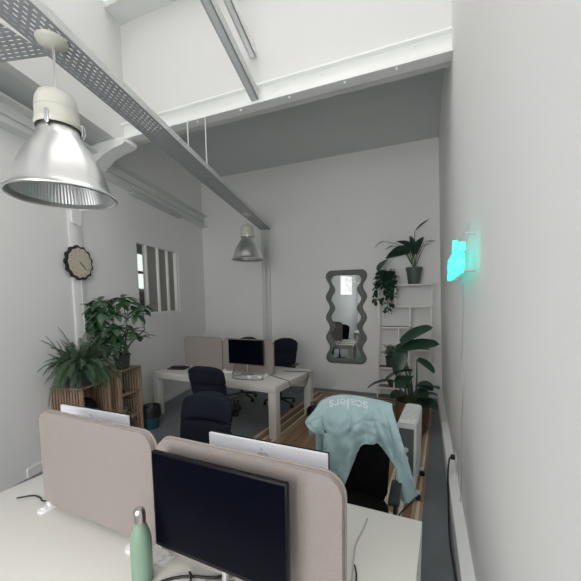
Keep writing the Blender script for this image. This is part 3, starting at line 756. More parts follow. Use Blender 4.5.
for L, a, w in ((.13, R(-43), .007), (.07, R(-40), .010)):
    # the local x axis runs to the camera, so 'right' on the face is -x
    bm = newbm(); bx(bm, (-.02, .0405, -w/2), (L, .0435, w/2), M=Matrix.Rotation(PI-a, 4, 'Y').inverted() if False else Matrix.Rotation(0, 4, 'Y'))
    bmesh.ops.transform(bm, matrix=Matrix.Rotation(PI+a, 4, 'Y'), verts=bm.verts); build('hand', bm, CLOCKR, t)
# metal upright end above the clock
M = MLW()
bm = newbm(); prism(bm, [(3.80, 2.94), (3.83, 2.905), (3.90, 2.91), (3.955, 2.93), (3.955, 3.64), (3.80, 3.64)], .021, .045, lambda u, v, w: (u, w, v)); 
build_o = build('metal_upright', bm, TRIM, M=M); tag(build_o, 'white metal upright with a pointed end above the wall clock', 'metal bracket')
bm = newbm(); tube(bm, [LW(3.99, 3.64, .012), LW(3.99, 2.6, .012), LW(3.99, 1.0, .012), LW(3.99, .12, .012)], .005, 8); tag(build('conduit', bm, WALL), 'thin white pipe running down beside the wall clock, on its left', 'pipe', 'thin pipes on the left wall')
bm = newbm(); tube(bm, [LW(3.86, 2.2, .028), LW(3.86, 1.4, .028), LW(3.86, .12, .028)], .004, 8); tag(build('conduit', bm, WALL), 'thin white pipe going down from under the wall clock', 'pipe', 'thin pipes on the left wall')

# ------------------------------------------------------------ slatted wooden crates
def crate(label, s0, n0, L, D, ztop, shelves, group='slatted wooden crates'):
    # local x = along the wall away from the camera, local y = towards the wall
    t = thing('wooden_crate', label, 'crate shelf', LW(s0, 0, n0), 0, group); t.rotation_euler = (0, 0, LROT+PI)
    # side facing the camera (x=0) and far side (x=L): vertical slats
    for nm, xx in (('near_side', 0), ('far_side', L-.02)):
        bm = newbm(); n = 11; w = D/n
        for k in range(n): bx(bm, (xx, k*w+.008, .0), (xx+.016, (k+1)*w-.008, ztop-.021), .002)
        for z in (.02, ztop*.5, ztop-.07): bx(bm, (xx+(.016 if xx == 0 else -.012), .004, z), (xx+(.028 if xx == 0 else 0), D-.004, z+.04))
        build(nm, bm, WOOD, t)
    bm = newbm(); bx(bm, (0, 0, ztop-.02), (L, D, ztop), .002); build('top_board', bm, WOOD, t)
    for z in shelves:
        bm = newbm(); bx(bm, (.0285, .002, z), (L-.0325, D-.03, z+.018), .002); build('shelf', bm, WOOD, t)
    bm = newbm(); n = 9; w = (L-.044)/n
    for k in range(n): bx(bm, (.02+k*w+.004, D-.026, .0), (.02+(k+1)*w-.004, D-.010, ztop-.021), .002)
    build('back_slats', bm, WOOD, t)
    bm = newbm()
    for xx in (.0, L-.03): bx(bm, (xx, -.012, 0), (xx+.03, -.0005, ztop), .002)
    build('front_post', bm, WOOD, t)
    return t
c1 = crate('slatted wooden crate under the fern', 4.46, .45, .47, .42, .93, [.03, .50])
c2 = crate('taller slatted wooden crate under the potted tree', 3.86, .49, .46, .47, 1.0, [.02, .30, .64])
def CW(s, n, z): return LW(s, z, n)
bm = newbm()
for k in range(1):
    prof = [(.001, 0), (.07, 0), (.105, .05), (.12, .11), (.11, .17), (.075, .215), (.03, .235), (.001, .237)]; lathe(bm, prof, 24)
tag(build('round_vase', bm, NAVY, M=Matrix.Translation(CW(4.24, .30, .519))), 'dark round object inside the crate under the fern', 'vase')
bm = newbm(); lathe(bm, [(.001, 0), (.05, 0), (.055, .03), (.03, .05), (.02, .09), (.001, .09)], 16); tag(build('small_ornament', bm, BPLAS, M=Matrix.Translation(CW(3.68, .36, .659))), 'small dark ornament on the upper shelf of the taller crate', 'ornament')
bm = newbm(); lathe(bm, [(.04, 0), (.09, .05), (.105, .11), (.10, .11), (.085, .055), (.001, .01)], 24, cap0=True); tag(build('bowl', bm, PALEG, M=Matrix.Translation(CW(3.64, .30, .319))), 'pale green bowl on the middle shelf of the taller crate', 'bowl')

# ------------------------------------------------------------ waste bin
t = thing('waste_bin', 'teal waste bin with a black liner between the crates and the far desk', 'bin', LW(3.22, 0, .50), 0)
bm = newbm(); lathe(bm, [(.001, 0), (.10, 0), (.105, .01), (.135, .25), (.130, .25), (.10, .015), (.001, .012)], 28); build('bin_body', bm, TEAL, t)
bm = newbm(); n = 28; rings = []
for r, z in ((.128, .22), (.142, .245), (.147, .18), (.150, .20), (.148, .30), (.140, .345), (.125, .33), (.12, .15), (.09, .03)):
    rings.append([bm.verts.new(((r+.004*math.sin(k*2.3+z*30))*math.cos(2*PI*k/n), (r+.004*math.sin(k*2.3+z*30))*math.sin(2*PI*k/n), z+.006*math.sin(k*1.7))) for k in range(n)])
for a, b_ in zip(rings[2:], rings[3:]):
    for k in range(n): bm.faces.new((a[k], a[(k+1) % n], b_[(k+1) % n], b_[k]))
build('bin_liner', bm, BAG, t, ang=60)

# ------------------------------------------------------------ leaves and plants
def leaf(bm, base, d, L, W, droop=.4, fold=.15, n=7, up=Vector((0, 0, 1)), wf=None, roll=0., two=False):
    # a curved, folded leaf from base in direction d
    d = Vector(d).normalized(); side = d.cross(up)
    if side.length < .05: side = d.cross(Vector((1, 0, 0)))
    side.normalize(); 
    if roll: side = Matrix.Rotation(roll, 3, d) @ side
    nrm_ = side.cross(d).normalized(); p = Vector(base); prev = None; st = L/n; ddir = d.copy()
    for i in range(n+1):
        t = i/n
        w = W*.5*(wf(t) if wf else math.sin(PI*min(1, t*.93+.07))**.8)
        if i == n: w = .0008
        sd = side; nn = sd.cross(ddir).normalized()
        l = bm.verts.new(p - sd*w + nn*w*fold*2*0 + nn*w*fold*2); m = bm.verts.new(p); r = bm.verts.new(p + sd*w + nn*w*fold*2)
        if prev:
            bm.faces.new((prev[0], prev[1], m, l)); bm.faces.new((prev[1], prev[2], r, m))
        prev = (l, m, r)
        ddir = (ddir + Vector((0, 0, -1))*droop/n).normalized(); p = p + ddir*st
def pot(t, r0, r1, h, m, rim=.02):
    bm = newbm(); lathe(bm, [(.001, 0), (r0, 0), (r1-.008, h-rim), (r1, h-rim), (r1+.002, h), (r1-.008, h), (r1-.014, h-.02), (.001, h-.02)], 32); build('pot', bm, m, t)
    bm = newbm(); lathe(bm, [(.001, h-.012), (r1-.016, h-.016)], 24); build('soil', bm, SOIL, t)

def off_wall(bm, org):
    for v in bm.verts:
        n_ = (Vector(org)+v.co-CL).dot(LN)
        if n_ < .05: v.co += LN*(.05-n_*.25-n_ if False else .05-n_+.02*math.sin(v.co.z*40))
# money tree with braided trunks on the taller crate
pt = CW(3.64, .38, 1.001)
t = thing('potted_tree', 'leafy potted tree on the taller crate below the window', 'potted plant', pt)
pot(t, .085, .115, .20, POTD)
bm = newbm(); tips = []
cen = Vector((0, 0, 0)); rr = random.Random(3)
wd = -LD  # along the wall, away from the camera
cam_r = Vector((.926, .378, 0))
for k, (dx, dy) in enumerate(((-.35, .0), (.05, .1), (.20, -.1), (-.05, -.15), (.38, .05))):
    a = Vector((.04*math.cos(k*1.6), .04*math.sin(k*1.6), .17)); b_ = a + cam_r*dx*.25 + Vector((0, dy*.15, .18)); c = b_+cam_r*dx*.5+Vector((0, dy*.3, .18))
    tube(bm, smooth_path([a, b_, c], 4), [.016-.0009*q for q in range(9)], 7); tips.append((b_, c))
build('trunk', bm, STEM, t)
bmf = newbm(); bms = newbm()
clusters = []
spec = [(-.26, .68, .0), (-.32, .58, .0), (-.2, .80, .0), (-.34, .72, -.05), (-.08, .66, -.1), (.02, .78, .08), (.10, .62, -.08), (.20, .78, .0), (.30, .70, .05), (.40, .70, -.02), (.34, .62, -.05), (-.24, .50, -.08), (-.12, .74, .05),
        (-.02, .40, -.15), (.12, .36, -.12), (.22, .38, .0), (.0, .30, -.12), (-.12, .28, -.12), (.14, .27, -.1), (.26, .30, .05), (-.16, .56, -.05), (.05, .84, .05), (.18, .44, -.18), (-.1, .42, .1), (-.02, .22, -.14), (.1, .2, -.13)]
for (u, z, q) in spec:
    c = cam_r*(u-.05) + Vector((.3*q, q, z+.13))
    st_ = min(tips, key=lambda e: (e[1]-c).length)[1]
    mid = (st_+c)/2+Vector((0, 0, .03)); tube(bms, smooth_path([st_, mid, c], 3), .004, 5)
    nl = 7; a0_ = rr.random()*6; tilt = rr.uniform(-.15, .35)
    nz_ = (Vector((0, 0, 1)) + Vector((.75, -.65, .1))*rr.uniform(.1, 1.2) + Vector((rr.uniform(-.4, .4), rr.uniform(-.4, .4), 0))).normalized()
    e1 = nz_.orthogonal().normalized(); e2 = nz_.cross(e1)
    for k in range(nl):
        a = a0_+2*PI*k/nl; dd_ = e1*math.cos(a)+e2*math.sin(a)+nz_*rr.uniform(-.1, .35)
        leaf(bmf, c, dd_, rr.uniform(.17, .24), rr.uniform(.075, .10), .7, .12, 7)
off_wall(bmf, pt); off_wall(bms, pt); build('stalks', bms, STEMG, t); build('foliage', bmf, LEAF, t, ang=80)

# fern in a low pot on the first crate
t = thing('fern', 'bushy green fern spreading over the top of the lower crate', 'potted plant', CW(4.27, .29, .931))
pot(t, .14, .18, .24, POTD)
bmf = newbm(); bms = newbm(); rr = random.Random(11)
def frond(c, az, el, L, droop):
    L *= rr.uniform(.8, 1.1)
    p = Vector(c); d = Vector((math.cos(az)*math.cos(el), math.sin(az)*math.cos(el), math.sin(el))); n = 26; path = [p.copy()]
    for i in range(n):
        tt = i/n; w = L*.14*math.sin(PI*min(1, .12+tt*.86))**.7
        side = d.cross(Vector((0, 0, 1)))
        if side.length < .05: side = Vector((1, 0, 0))
        side.normalize()
        for s in (-1, 1):
            dirn = (side*s + d*.35 + Vector((0, 0, -.15))).normalized(); pn = p + dirn*w*rr.uniform(.65, 1.15); wd_ = d*.0036
            v = [bmf.verts.new(p-wd_), bmf.verts.new((p+pn)/2-wd_*1.0+Vector((0, 0, .004))), bmf.verts.new(pn), bmf.verts.new((p+pn)/2+wd_*1.0+Vector((0, 0, .004))), bmf.verts.new(p+wd_)]
            bmf.faces.new(v)
        d = (d+Vector((0, 0, -1))*droop/n).normalized(); p = p+d*(L/n); path.append(p.copy())
    tube(bms, path, .0022, 4, False)
for k in range(300):
    az = rr.random()*2*PI; el = rr.uniform(-.25, 1.4); L = rr.uniform(.24, .47)
    if math.cos(az-ANG-PI) > .5 : L *= .55; el = max(el, .75)      # towards the wall
    rp = rr.uniform(.02, .16); frond((rp*math.cos(az)+rr.uniform(-.06, .06), rp*math.sin(az)+rr.uniform(-.06, .06), .22+rr.uniform(-.02, .08)), az+rr.uniform(-.6, .6), el, L, rr.uniform(.8, 2.8))
fr = [(Vector((-.25, -.3, 0)), 1.0, .62)]
for dx, L, el in ((-.9, .62, 1.0), (-.7, .55, .75), (-1.0, .6, .55), (.2, .55, 1.2)):
    az = math.atan2(cam_r.y*dx-.25, cam_r.x*dx-.05); frond((0, 0, .24), az, el, L*.85, 1.2)
off_wall(bmf, CW(4.27, .29, .931)); off_wall(bms, CW(4.27, .29, .931)); build('fern_stalks', bms, STEMG, t); build('fronds', bmf, LEAFF, t, smooth=False)

# ------------------------------------------------------------ wire shelf in the back right corner
SX0, SX1, SY0, SY1 = -.83, .095, 6.44, 6.72
t = thing('wire_shelf', 'tall cream metal shelf with staggered open compartments in the back right corner', 'shelf', (SX0, SY0, 0)); W = SX1-SX0; D = SY1-SY0
bm = newbm(); q = .012
def rod(a, b_): bx(bm, (min(a[0], b_[0])-q, min(a[1], b_[1])-q, min(a[2], b_[2])-(q if a[2] == b_[2] else 0)), (max(a[0], b_[0])+q, max(a[1], b_[1])+q, max(a[2], b_[2])+(q if a[2] == b_[2] else 0)), .002)
zs = dict(t=2.155, a=1.76, b=1.375, c=.965, d=.60, e=.215)
for y in (0, D):
    for (x, z0, z1) in ((0, 0, 2.155), (W, 0, 2.155), (.30, 1.76, 2.155), (.565, 1.375, 1.76), (.37, .965, 1.375), (.56, .60, .965), (.30, .215, .60), (W*.55, 0, .215)): rod((x, y, z0), (x, y, z1))
    for (x0_, x1_, z) in ((.30, W, 2.155), (.30, W, 1.76), (0, .565, 1.375), (.37, W, .965), (0, .56, .60), (0, .56, .215), (0, .30, 2.155)): rod((x0_, y, z), (x1_, y, z))
for (x, z) in ((.30, 2.155), (W, 2.155), (.30, 1.76), (W, 1.76), (0, 1.375), (.565, 1.375), (.37, .965), (W, .965), (0, .60), (.56, .60), (0, .215), (0, 2.155), (.30, 2.155)): rod((x, 0, z), (x, D, z))
build('metal_frame', bm, WIRE, t)
for (x0_, x1_, z, nm) in ((.30, W, 2.155, 0), (.30, W, 1.76, 0), (0, .565, 1.375, 0), (.37, W, .965, 0), (0, .56, .60, 0), (0, .56, .215, 0)):
    bm = newbm(); bx(bm, (x0_+.012, .012, z-.005), (x1_-.012, D-.012, z+.008)); build('shelf_board', bm, SHELFB, t)
SHY = (SY0+SY1)/2
# peace lily on the top
t = thing('potted_plant', 'tall plant in a grey pot on the very top of the cream shelf', 'potted plant', (-.215, SHY, 2.176))
pot(t, .10, .145, .30, POTG, .05)
bmf = newbm(); bms = newbm(); rr = random.Random(5)
def stalk_leaf(pts, r, L, W, d, droop, **k):
    tube(bms, smooth_path(pts, 5), r, 6); leaf(bmf, pts[-1], d, L, W, droop, **k)
o = Vector((0, 0, .28))
lanc = lambda t: math.sin(PI*min(1, t*.95+.05))**1.1
stalk_leaf([o, o+Vector((.0, 0, .35)), o+Vector((.0, 0, .66))], .006, .32, .08, (.70, -.1, .62), .1, wf=lanc, fold=.3)
stalk_leaf([o, o+Vector((-.04, 0, .14)), o+Vector((-.08, -.02, .30))], .008, .46, .26, (-.85, -.1, .35), 1.1, fold=.1, roll=R(50))
stalk_leaf([o, o+Vector((.0, 0, .14)), o+Vector((-.02, -.03, .26))], .008, .42, .20, (-.45, -.3, .75), .9, fold=.3)
stalk_leaf([o, o+Vector((.02, 0, .14)), o+Vector((.04, -.02, .25))], .008, .34, .16, (.25, -.3, .9), .6, fold=.35)
stalk_leaf([o, o+Vector((-.03, 0, .10)), o+Vector((-.03, 0, .22))], .008, .40, .17, (-.1, .1, 1), .5, fold=.3)
stalk_leaf([o, o+Vector((.07, 0, .25)), o+Vector((.16, 0, .46))], .004, .20, .045, (.9, -.1, .3), .5, wf=lanc)
stalk_leaf([o, o+Vector((.09, 0, .2)), o+Vector((.19, 0, .44))], .004, .19, .045, (.95, -.1, .25), .2, wf=lanc)
stalk_leaf([o, o+Vector((.08, 0, .2)), o+Vector((.12, 0, .38))], .004, .18, .05, (.8, -.1, .4), .4, wf=lanc)
stalk_leaf([o, o+Vector((-.15, 0, .32)), o+Vector((-.34, 0, .43))], .005, .20, .09, (-.9, -.1, .1), .9, wf=lanc)
stalk_leaf([o, o+Vector((-.25, 0, .42)), o+Vector((-.44, 0, .50)), o+Vector((-.50, 0, .53))], .005, .26, .08, (-.95, -.1, .15), 1.3, wf=lanc)
stalk_leaf([o, o+Vector((-.2, -.02, .36)), o+Vector((-.42, -.04, .28)), o+Vector((-.47, -.05, .18))], .007, .30, .27, (-.5, -.4, -.5), .5, fold=.12)
build('stems', bms, STEMG, t); build('leaves', bmf, LEAFD, t, ang=80)
# trailing plant beside it
t = thing('trailing_plant', 'dark trailing plant cascading down the left side of the cream shelf', 'potted plant', (-.715, SHY-.02, 2.176))
pot(t, .07, .09, .16, POTD)
bmf = newbm(); bms = newbm(); rr = random.Random(9)
heart = lambda t: (math.sin(PI*min(1, t*.85+.15))**.6)
for k in range(34):
    a = rr.random()*2*PI; r0 = .10; Lh = rr.uniform(.15, .75)
    out_ = Vector((math.cos(a)*.16, -abs(math.sin(a))*.18-.03, 0))
    p0 = Vector((0, 0, .15)); p1 = p0+out_*.6+Vector((0, 0, .10)); p2 = p0+out_+Vector((0, 0, -.02)); p3 = p2+Vector((rr.uniform(-.04, .04), -.01, -Lh))
    pth = smooth_path([p0, p1, p2, (p2+p3)/2+Vector((rr.uniform(-.02, .02), 0, 0)), p3], 5); tube(bms, pth, .0025, 4, False)
    for i in range(3, len(pth), 3):
        d_ = Vector((rr.uniform(-1, 1), rr.uniform(-1, -.1), rr.uniform(-.9, .2))); leaf(bmf, pth[i], d_, rr.uniform(.08, .13), rr.uniform(.06, .10), .8, .12, 5, wf=heart)
for k in range(34):
    a = rr.random()*2*PI; r0 = rr.uniform(0, .11); leaf(bmf, (r0*math.cos(a), r0*math.sin(a)-.02, rr.uniform(.14, .27)), (math.cos(a), math.sin(a)-.2, rr.uniform(-.1, .7)), rr.uniform(.08, .13), rr.uniform(.07, .10), 1.0, .12, 5, wf=heart)
build('vines', bms, STEMG, t); build('leaves', bmf, LEAFD, t, ang=80)
# small bushy plant
t = thing('potted_plant', 'small pale bushy plant in a dark pot on the left of the cream shelf', 'potted plant', (-.60, SHY-.02, .611))
pot(t, .085, .115, .20, POTD)
bmf = newbm(); bms = newbm(); rr = random.Random(21)
for k in range(26):
    a = rr.random()*2*PI; p0 = Vector((0, 0, .18)); out_ = Vector((math.cos(a), math.sin(a)*.6, 0))*rr.uniform(.04, .17); p2 = p0+out_+Vector((0, 0, rr.uniform(.08, .24)))
    pth = smooth_path([p0, (p0+p2)/2+Vector((0, 0, .03)), p2], 4); tube(bms, pth, .0025, 4, False)
    for i in range(2, len(pth)):
        leaf(bmf, pth[i], (rr.uniform(-1, 1), rr.uniform(-1, .5), rr.uniform(-.4, .6)), rr.uniform(.05, .08), rr.uniform(.03, .05), .7, .15, 4)
build('stems', bms, STEMG, t); build('leaves', bmf, LEAFP, t, ang=80)
# little succulent and low bowl plant
t = thing('potted_plant', 'tiny dark plant in a small pot on the right of the cream shelf', 'potted plant', (-.13, SHY-.02, .976)); pot(t, .045, .06, .10, POTD)
bmf = newbm()
for k in range(16): leaf(bmf, (0, 0, .09), (math.cos(k*2.4), math.sin(k*2.4), .5+.05*k), .07, .03, .3, .2, 4)
build('leaves', bmf, LEAFD, t, ang=80)
t = thing('potted_plant', 'low brown bowl with a small plant on the bottom board of the cream shelf', 'potted plant', (-.56, SHY-.03, .226)); pot(t, .07, .10, .10, TERRA)
bmf = newbm()
for k in range(22): leaf(bmf, (.03*math.cos(k), .03*math.sin(k), .08), (math.cos(k*2.4), math.sin(k*2.4), .3+.03*k), .09, .03, .5, .2, 4)
build('leaves', bmf, LEAFD, t, ang=80)

# ------------------------------------------------------------ big leafed plant in a basket
BX, BY = -.155, 5.02
bm = newbm(); lathe(bm, [(.001, 0), (.19, 0), (.215, .03), (.235, .20), (.235, .40), (.225, .425), (.215, .41), (.21, .30), (.001, .30)], 40)
t = thing('basket_plant', 'large leafed plant standing in a brown woven basket by the right wall', 'potted plant', (BX, BY, .012))
build('basket', bm, WICKER, t)
bmf = newbm(); bms = newbm()
banana = lambda t: (math.sin(PI*min(1, t*.9+.1))**.45)
o = Vector((0, 0, .30))
def big(mid, tip, d, L, W, droop, roll=0., fold=.12):
    base = o+Vector((mid[0]*.2, mid[1]*.2, 0)); pts = smooth_path([base, o+Vector(mid), o+Vector(tip)], 6); n = len(pts)
    tube(bms, pts, [.017-.010*i/(n-1) for i in range(n)], 8); leaf(bmf, o+Vector(tip), d, L, W, droop, fold, 12, wf=banana, roll=roll)
big((-.02, 0, .4), (-.17, .02, .94), (.72, -.15, .60), .50, .26, .35, roll=R(35), fold=.15)
big((-.05, 0, .4), (-.24, -.02, .86), (.95, -.2, .26), .60, .27, .15, roll=R(30), fold=.12)
big((-.06, .0, .3), (-.14, .0, .92), (-.22, -.3, -.75), .46, .20, .9, roll=R(-50), fold=.2)
big((-.10, .0, .25), (-.02, -.06, .56), (-.9, -.3, .15), .42, .26, 1.1, roll=R(15), fold=.12)
big((-.12, .02, .2), (-.26, .02, .38), (-.95, -.25, .15), .42, .22, .9, roll=R(10), fold=.12)
big((.08, .0, .25), (.12, -.02, .30), (.5, -.4, .5), .30, .20, .9, roll=R(-10), fold=.12)
big((.05, .02, .3), (.05, .0, .72), (.85, -.3, -.35), .30, .15, .5, roll=R(20), fold=.2)
big((.1, -.05, .1), (.05, -.08, .12), (.75, -.35, .25), .32, .26, .8, roll=R(10), fold=.15)
big((.1, .0, .1), (.10, .0, .18), (.65, .05, .5), .26, .2, 1.1, roll=R(-10), fold=.15)
big((.0, -.05, .1), (.02, -.1, .10), (.3, -.8, .3), .28, .2, 1.2, fold=.15)
big((.02, -.04, .15), (.0, -.08, .26), (.5, -.6, .4), .30, .24, 1.0, fold=.12, roll=R(10))
big((.05, -.02, .2), (.06, -.05, .36), (.6, -.4, .25), .26, .20, .8, fold=.12, roll=R(20))
big((-.05, -.04, .15), (-.08, -.08, .22), (-.5, -.6, .4), .30, .20, 1.0, fold=.12, roll=R(-10))
big((-.02, -.02, .2), (-.06, -.04, .48), (-.2, -.6, .1), .34, .24, .9, fold=.1, roll=R(5))
build('stalks', bms, STEMG, t); 
fo = build('leaves', bmf, LEAFD, t, ang=80)

# ------------------------------------------------------------ wavy mirror
t = thing('wavy_mirror', 'tall wall mirror with a wavy grey green frame on the far wall', 'mirror', (-1.525, YB-.002, 1.545))
hw, hh = .425, .965
def wavy(hw, hh, amp, rc, n=140):
    pts = []
    zz = [hh-rc - (2*(hh-rc))*k/n for k in range(n+1)]
    right = [(hw-amp+amp*math.cos(2*PI*4*(k/n)), z) for k, z in enumerate(zz)]
    for k in range(9): a = R(90-90*k/8); pts.append((hw-rc+rc*math.cos(a), hh-rc+rc*math.sin(a)))
    pts += right[1:-1]
    for k in range(9): a = R(-90*k/8); pts.append((hw-rc+rc*math.cos(a), -(hh-rc)+rc*math.sin(a)))
    left = [(-x, z) for x, z in pts][::-1]
    return pts+left
outl = wavy(hw, hh, .042, .12); inl = wavy(hw-.115, hh-.105, .042, .10)
inl = [(x*1.0, z) for x, z in inl]
bm = newbm(); n = len(outl)
layers = []
for f_, y in ((0, 0), (0, -.03), (.12, -.048), (.5, -.056), (.88, -.048), (1, -.03), (1, -.006)):
    layers.append([bm.verts.new((a[0]+(b_[0]-a[0])*f_, y, a[1]+(b_[1]-a[1])*f_)) for a, b_ in zip(outl, inl)])
for a, b_ in zip(layers, layers[1:]):
    for k in range(n): bm.faces.new((a[k], a[(k+1) % n], b_[(k+1) % n], b_[k]))
build('frame', bm, MFRAME, t, ang=50)
bm = newbm(); vs = [bm.verts.new((x*1.02, -.012, z*1.005)) for x, z in inl]; f_ = bm.faces.new(vs); r_ = bmesh.ops.extrude_face_region(bm, geom=[f_])
for v in r_['geom']:
    if isinstance(v, bmesh.types.BMVert): v.co.y = -.004
build('mirror_glass', bm, MIRROR, t, smooth=False)

# ------------------------------------------------------------ rug
RUGX, RUGY = 1.13, 1.87
rg = newbm(); bx(rg, (-RUGX, -RUGY, 0), (RUGX, RUGY, .004), .001)
rug = build('striped_rug', rg, rug_mat(RUGX, RUGY), M=None); rug.location = (-1.05, 4.64, .001); rug.rotation_euler = (0, 0, R(-2.6))
tag(rug, 'brown and cream striped jute rug lying on the dark floor', 'rug')

# ------------------------------------------------------------ oil heater
t = thing('oil_heater', 'white oil filled radiator on casters beside the jacket', 'heater', (-.125, 3.40, .012)); t.rotation_euler = (0, 0, R(-4))
HT = .76; nf = 7
for k in range(nf):
    y = -.158+k*.075; bm = newbm()
    prism(bm, rrect(-.085, .09, .085, HT, .035, .03, 4), y, y+.030, lambda u, v, w: (u, w, v)); build('fin', bm, HEAT, t)
bm = newbm(); tube(bm, [(0, -.15, .15), (0, .32, .15)], .03, 10); tube(bm, [(0, -.15, HT-.08), (0, .32, HT-.08)], .03, 10); build('header_pipes', bm, HEAT, t)
bm = newbm(); prism(bm, rrect(-.085, .09, .085, HT-.01, .03, .03, 4), -.27, -.165, lambda u, v, w: (u, w, v)); build('control_housing', bm, HEAT, t)
bm = newbm(); bx(bm, (-.065, -.276, .26), (.065, -.2705, HT-.06), .002); cp = build('control_panel', bm, DGREY, t)
for z in (.50, .42):
    bm = newbm(); lathe(bm, [(.001, 0), (.022, 0), (.02, .015), (.001, .016)], 16); build('knob', bm, HEAT, cp, M=Matrix.Translation((0, -.276, z)) @ Matrix.Rotation(PI/2, 4, 'X'))
for y in (-.20, .27):
    bm = newbm(); bx(bm, (-.12, y-.02, .062), (.12, y+.02, .089), .006); ft_ = build('foot_bar', bm, HEAT, t)
    for x in (-.105, .105):
        bm = newbm(); lathe(bm, [(.001, -.015), (.026, -.015), (.027, .0), (.026, .015), (.001, .015)], 16); build('caster', bm, BPLAS, ft_, M=Matrix.Translation((x, y, .028)) @ Matrix.Rotation(PI/2, 4, 'X'))
cable('black power cable of the heater lying on the rug towards the desk', [(-.07, 3.17, .035), (-.12, 3.05, .018), (-.18, 2.90, .016), (-.20, 2.70, .016), (-.19, 2.5, .008), (-.15, 2.3, .008)], .006, CABLEB)

# ------------------------------------------------------------ right wall: outlet, cables, neon
t = thing('power_socket', 'white socket with a black plug low on the right wall', 'socket', (XR(.33)-.001, 3.55, .32))
bm = newbm(); bx(bm, (-.010, -.06, -.045), (0, .06, .045), .003); build('socket_plate', bm, WPLAS, t)
bm = newbm(); bx(bm, (-.05, -.022, -.022), (-.0105, .022, .022), .008); build('plug', bm, CABLEB, t)
cable('black power cable running from the wall socket down over the ledge', [(.258, 3.55, .32), (.240, 3.50, .29), (.226, 3.38, .185), (.222, 3.2, .10), (.215, 2.95, .02), (.21, 2.7, .008), (.222, 2.3, .008), (.215, 1.9, .008), (.20, 1.4, .008)], .008, CABLEB)
sg = thing('neon_sign', 'cyan neon word sign glowing on the right wall', 'neon sign', (.18, 2.45, 2.035)); sg.rotation_euler = (0, 0, 0)
me = text_mesh('scalers', .335, .012, .004); bm = newbm(); bm.from_mesh(me); bpy.data.meshes.remove(me)
xs = [v.co.x for v in bm.verts]; w_ = max(xs)-min(xs); x0 = min(xs)
NL = .98
for v in bm.verts:
    x, y, z = v.co; v.co = Vector((-.012+z*-1, NL/2-(x-x0)/w_*NL, y))
build('neon_letters', bm, NEON, sg)
bm = newbm(); bx(bm, (.012, -NL/2-.04, -.03), (.017, NL/2+.02, .235), .001); build('back_plate', bm, CLEAR, sg)
for y in (-NL/2, NL/2):
    for z in (.0, .19):
        bm = newbm(); tube(bm, [(-.002, y, z), (.050-.03*z, y, z)], .008, 8); build('standoff', bm, SILVER, sg)
cable('thin white cable hanging from the neon sign down the right wall', [(XR(2.0)-.006, 2.70, 2.0), (XR(1.6)-.006, 2.78, 1.6), (XR(1.4)-.006, 2.86, 1.4), (XR(1.2)-.006, 2.78, 1.2), (XR(.9)-.006, 2.90, .9), (XR(.5)-.006, 2.95, .5), (XR(.3)-.006, 3.0, .25), (.30, 3.0, .18)], .004, CABLEW)

# ------------------------------------------------------------ things on the far desk
FD = Matrix.Translation((-4.258, 4.227, 0)) @ Matrix.Rotation(R(-6.1), 4, 'Z')
def fd(x, y, z=.7505): return FD @ Vector((x, y, z))
bm = newbm(); bx(bm, (-.16, -.11, 0), (.16, .11, .018), .006); bx(bm, (-.15, -.02, .0185), (.16, .10, .034), .006); o = build('laptop', bm, BPLAS); o.location = fd(.24, .36); o.rotation_euler = (0, 0, R(12)); tag(o, 'black flat laptop case lying at the left end of the far desk', 'laptop')
t = thing('headphones', 'white headphones lying on the far desk beside the monitor foot', 'headphones', fd(1.86, .33)); t.rotation_euler = (0, 0, R(20))
bm = newbm(); tube(bm, [(.08*math.cos(a), .09*math.sin(a), .012) for a in [PI*k/14 for k in range(15)]], .007, 8); build('headband', bm, WPLAS, t)
for s in (-1, 1):
    bm = newbm(); lathe(bm, [(.001, 0), (.034, 0), (.036, .012), (.03, .03), (.014, .03), (.001, .02)], 18); build('ear_cup', bm, WPLAS, t, M=Matrix.Translation((s*.08, -.01, .001)))
cable('black cable looping on the far desk in front of the monitor', [fd(1.60, .34, .757), fd(1.52, .26, .756), fd(1.58, .16, .756), fd(1.75, .14, .756), fd(1.95, .18, .756), fd(2.05, .26, .756), fd(1.98, .33, .756)], .005, CABLEB)
cable('black cable hanging from the small monitor to the desk', [(-2.78, 4.50, .93), (-2.79, 4.47, .85), (-2.80, 4.42, .77), (-2.76, 4.38, .757)], .005, CABLEB)
cable('black cable running right and looping over the right edge of the far desk', [fd(2.02, .55, .756), fd(2.15, .48, .756), fd(2.30, .42, .756), fd(2.40, .36, .758), fd(2.445, .34, .74), fd(2.46, .42, .60), fd(2.47, .62, .52), fd(2.47, .85, .60), fd(2.445, .98, .74), fd(2.39, 1.0, .758), fd(2.2, .95, .756), fd(2.02, .92, .756)], .005, CABLEB)
cable('black cable dangling under the left end of the far desk', [fd(.62, .62, .648), fd(.63, .63, .56), fd(.66, .66, .48), fd(.72, .70, .40), fd(.74, .74, .25), fd(.80, .76, .006)], .006, CABLEB)
for k, (a, b_) in enumerate(((.52, .30), (1.30, .40))):
    pass
bm = newbm(); bx(bm, (-.075, -.05, 0), (.075, .05, .03), .012); o = build('adapter_box', bm, WPLAS); o.location = fd(1.28, .47); o.rotation_euler = (0, 0, R(5)); tag(o, 'small white box at the foot of the far dividers', 'box')
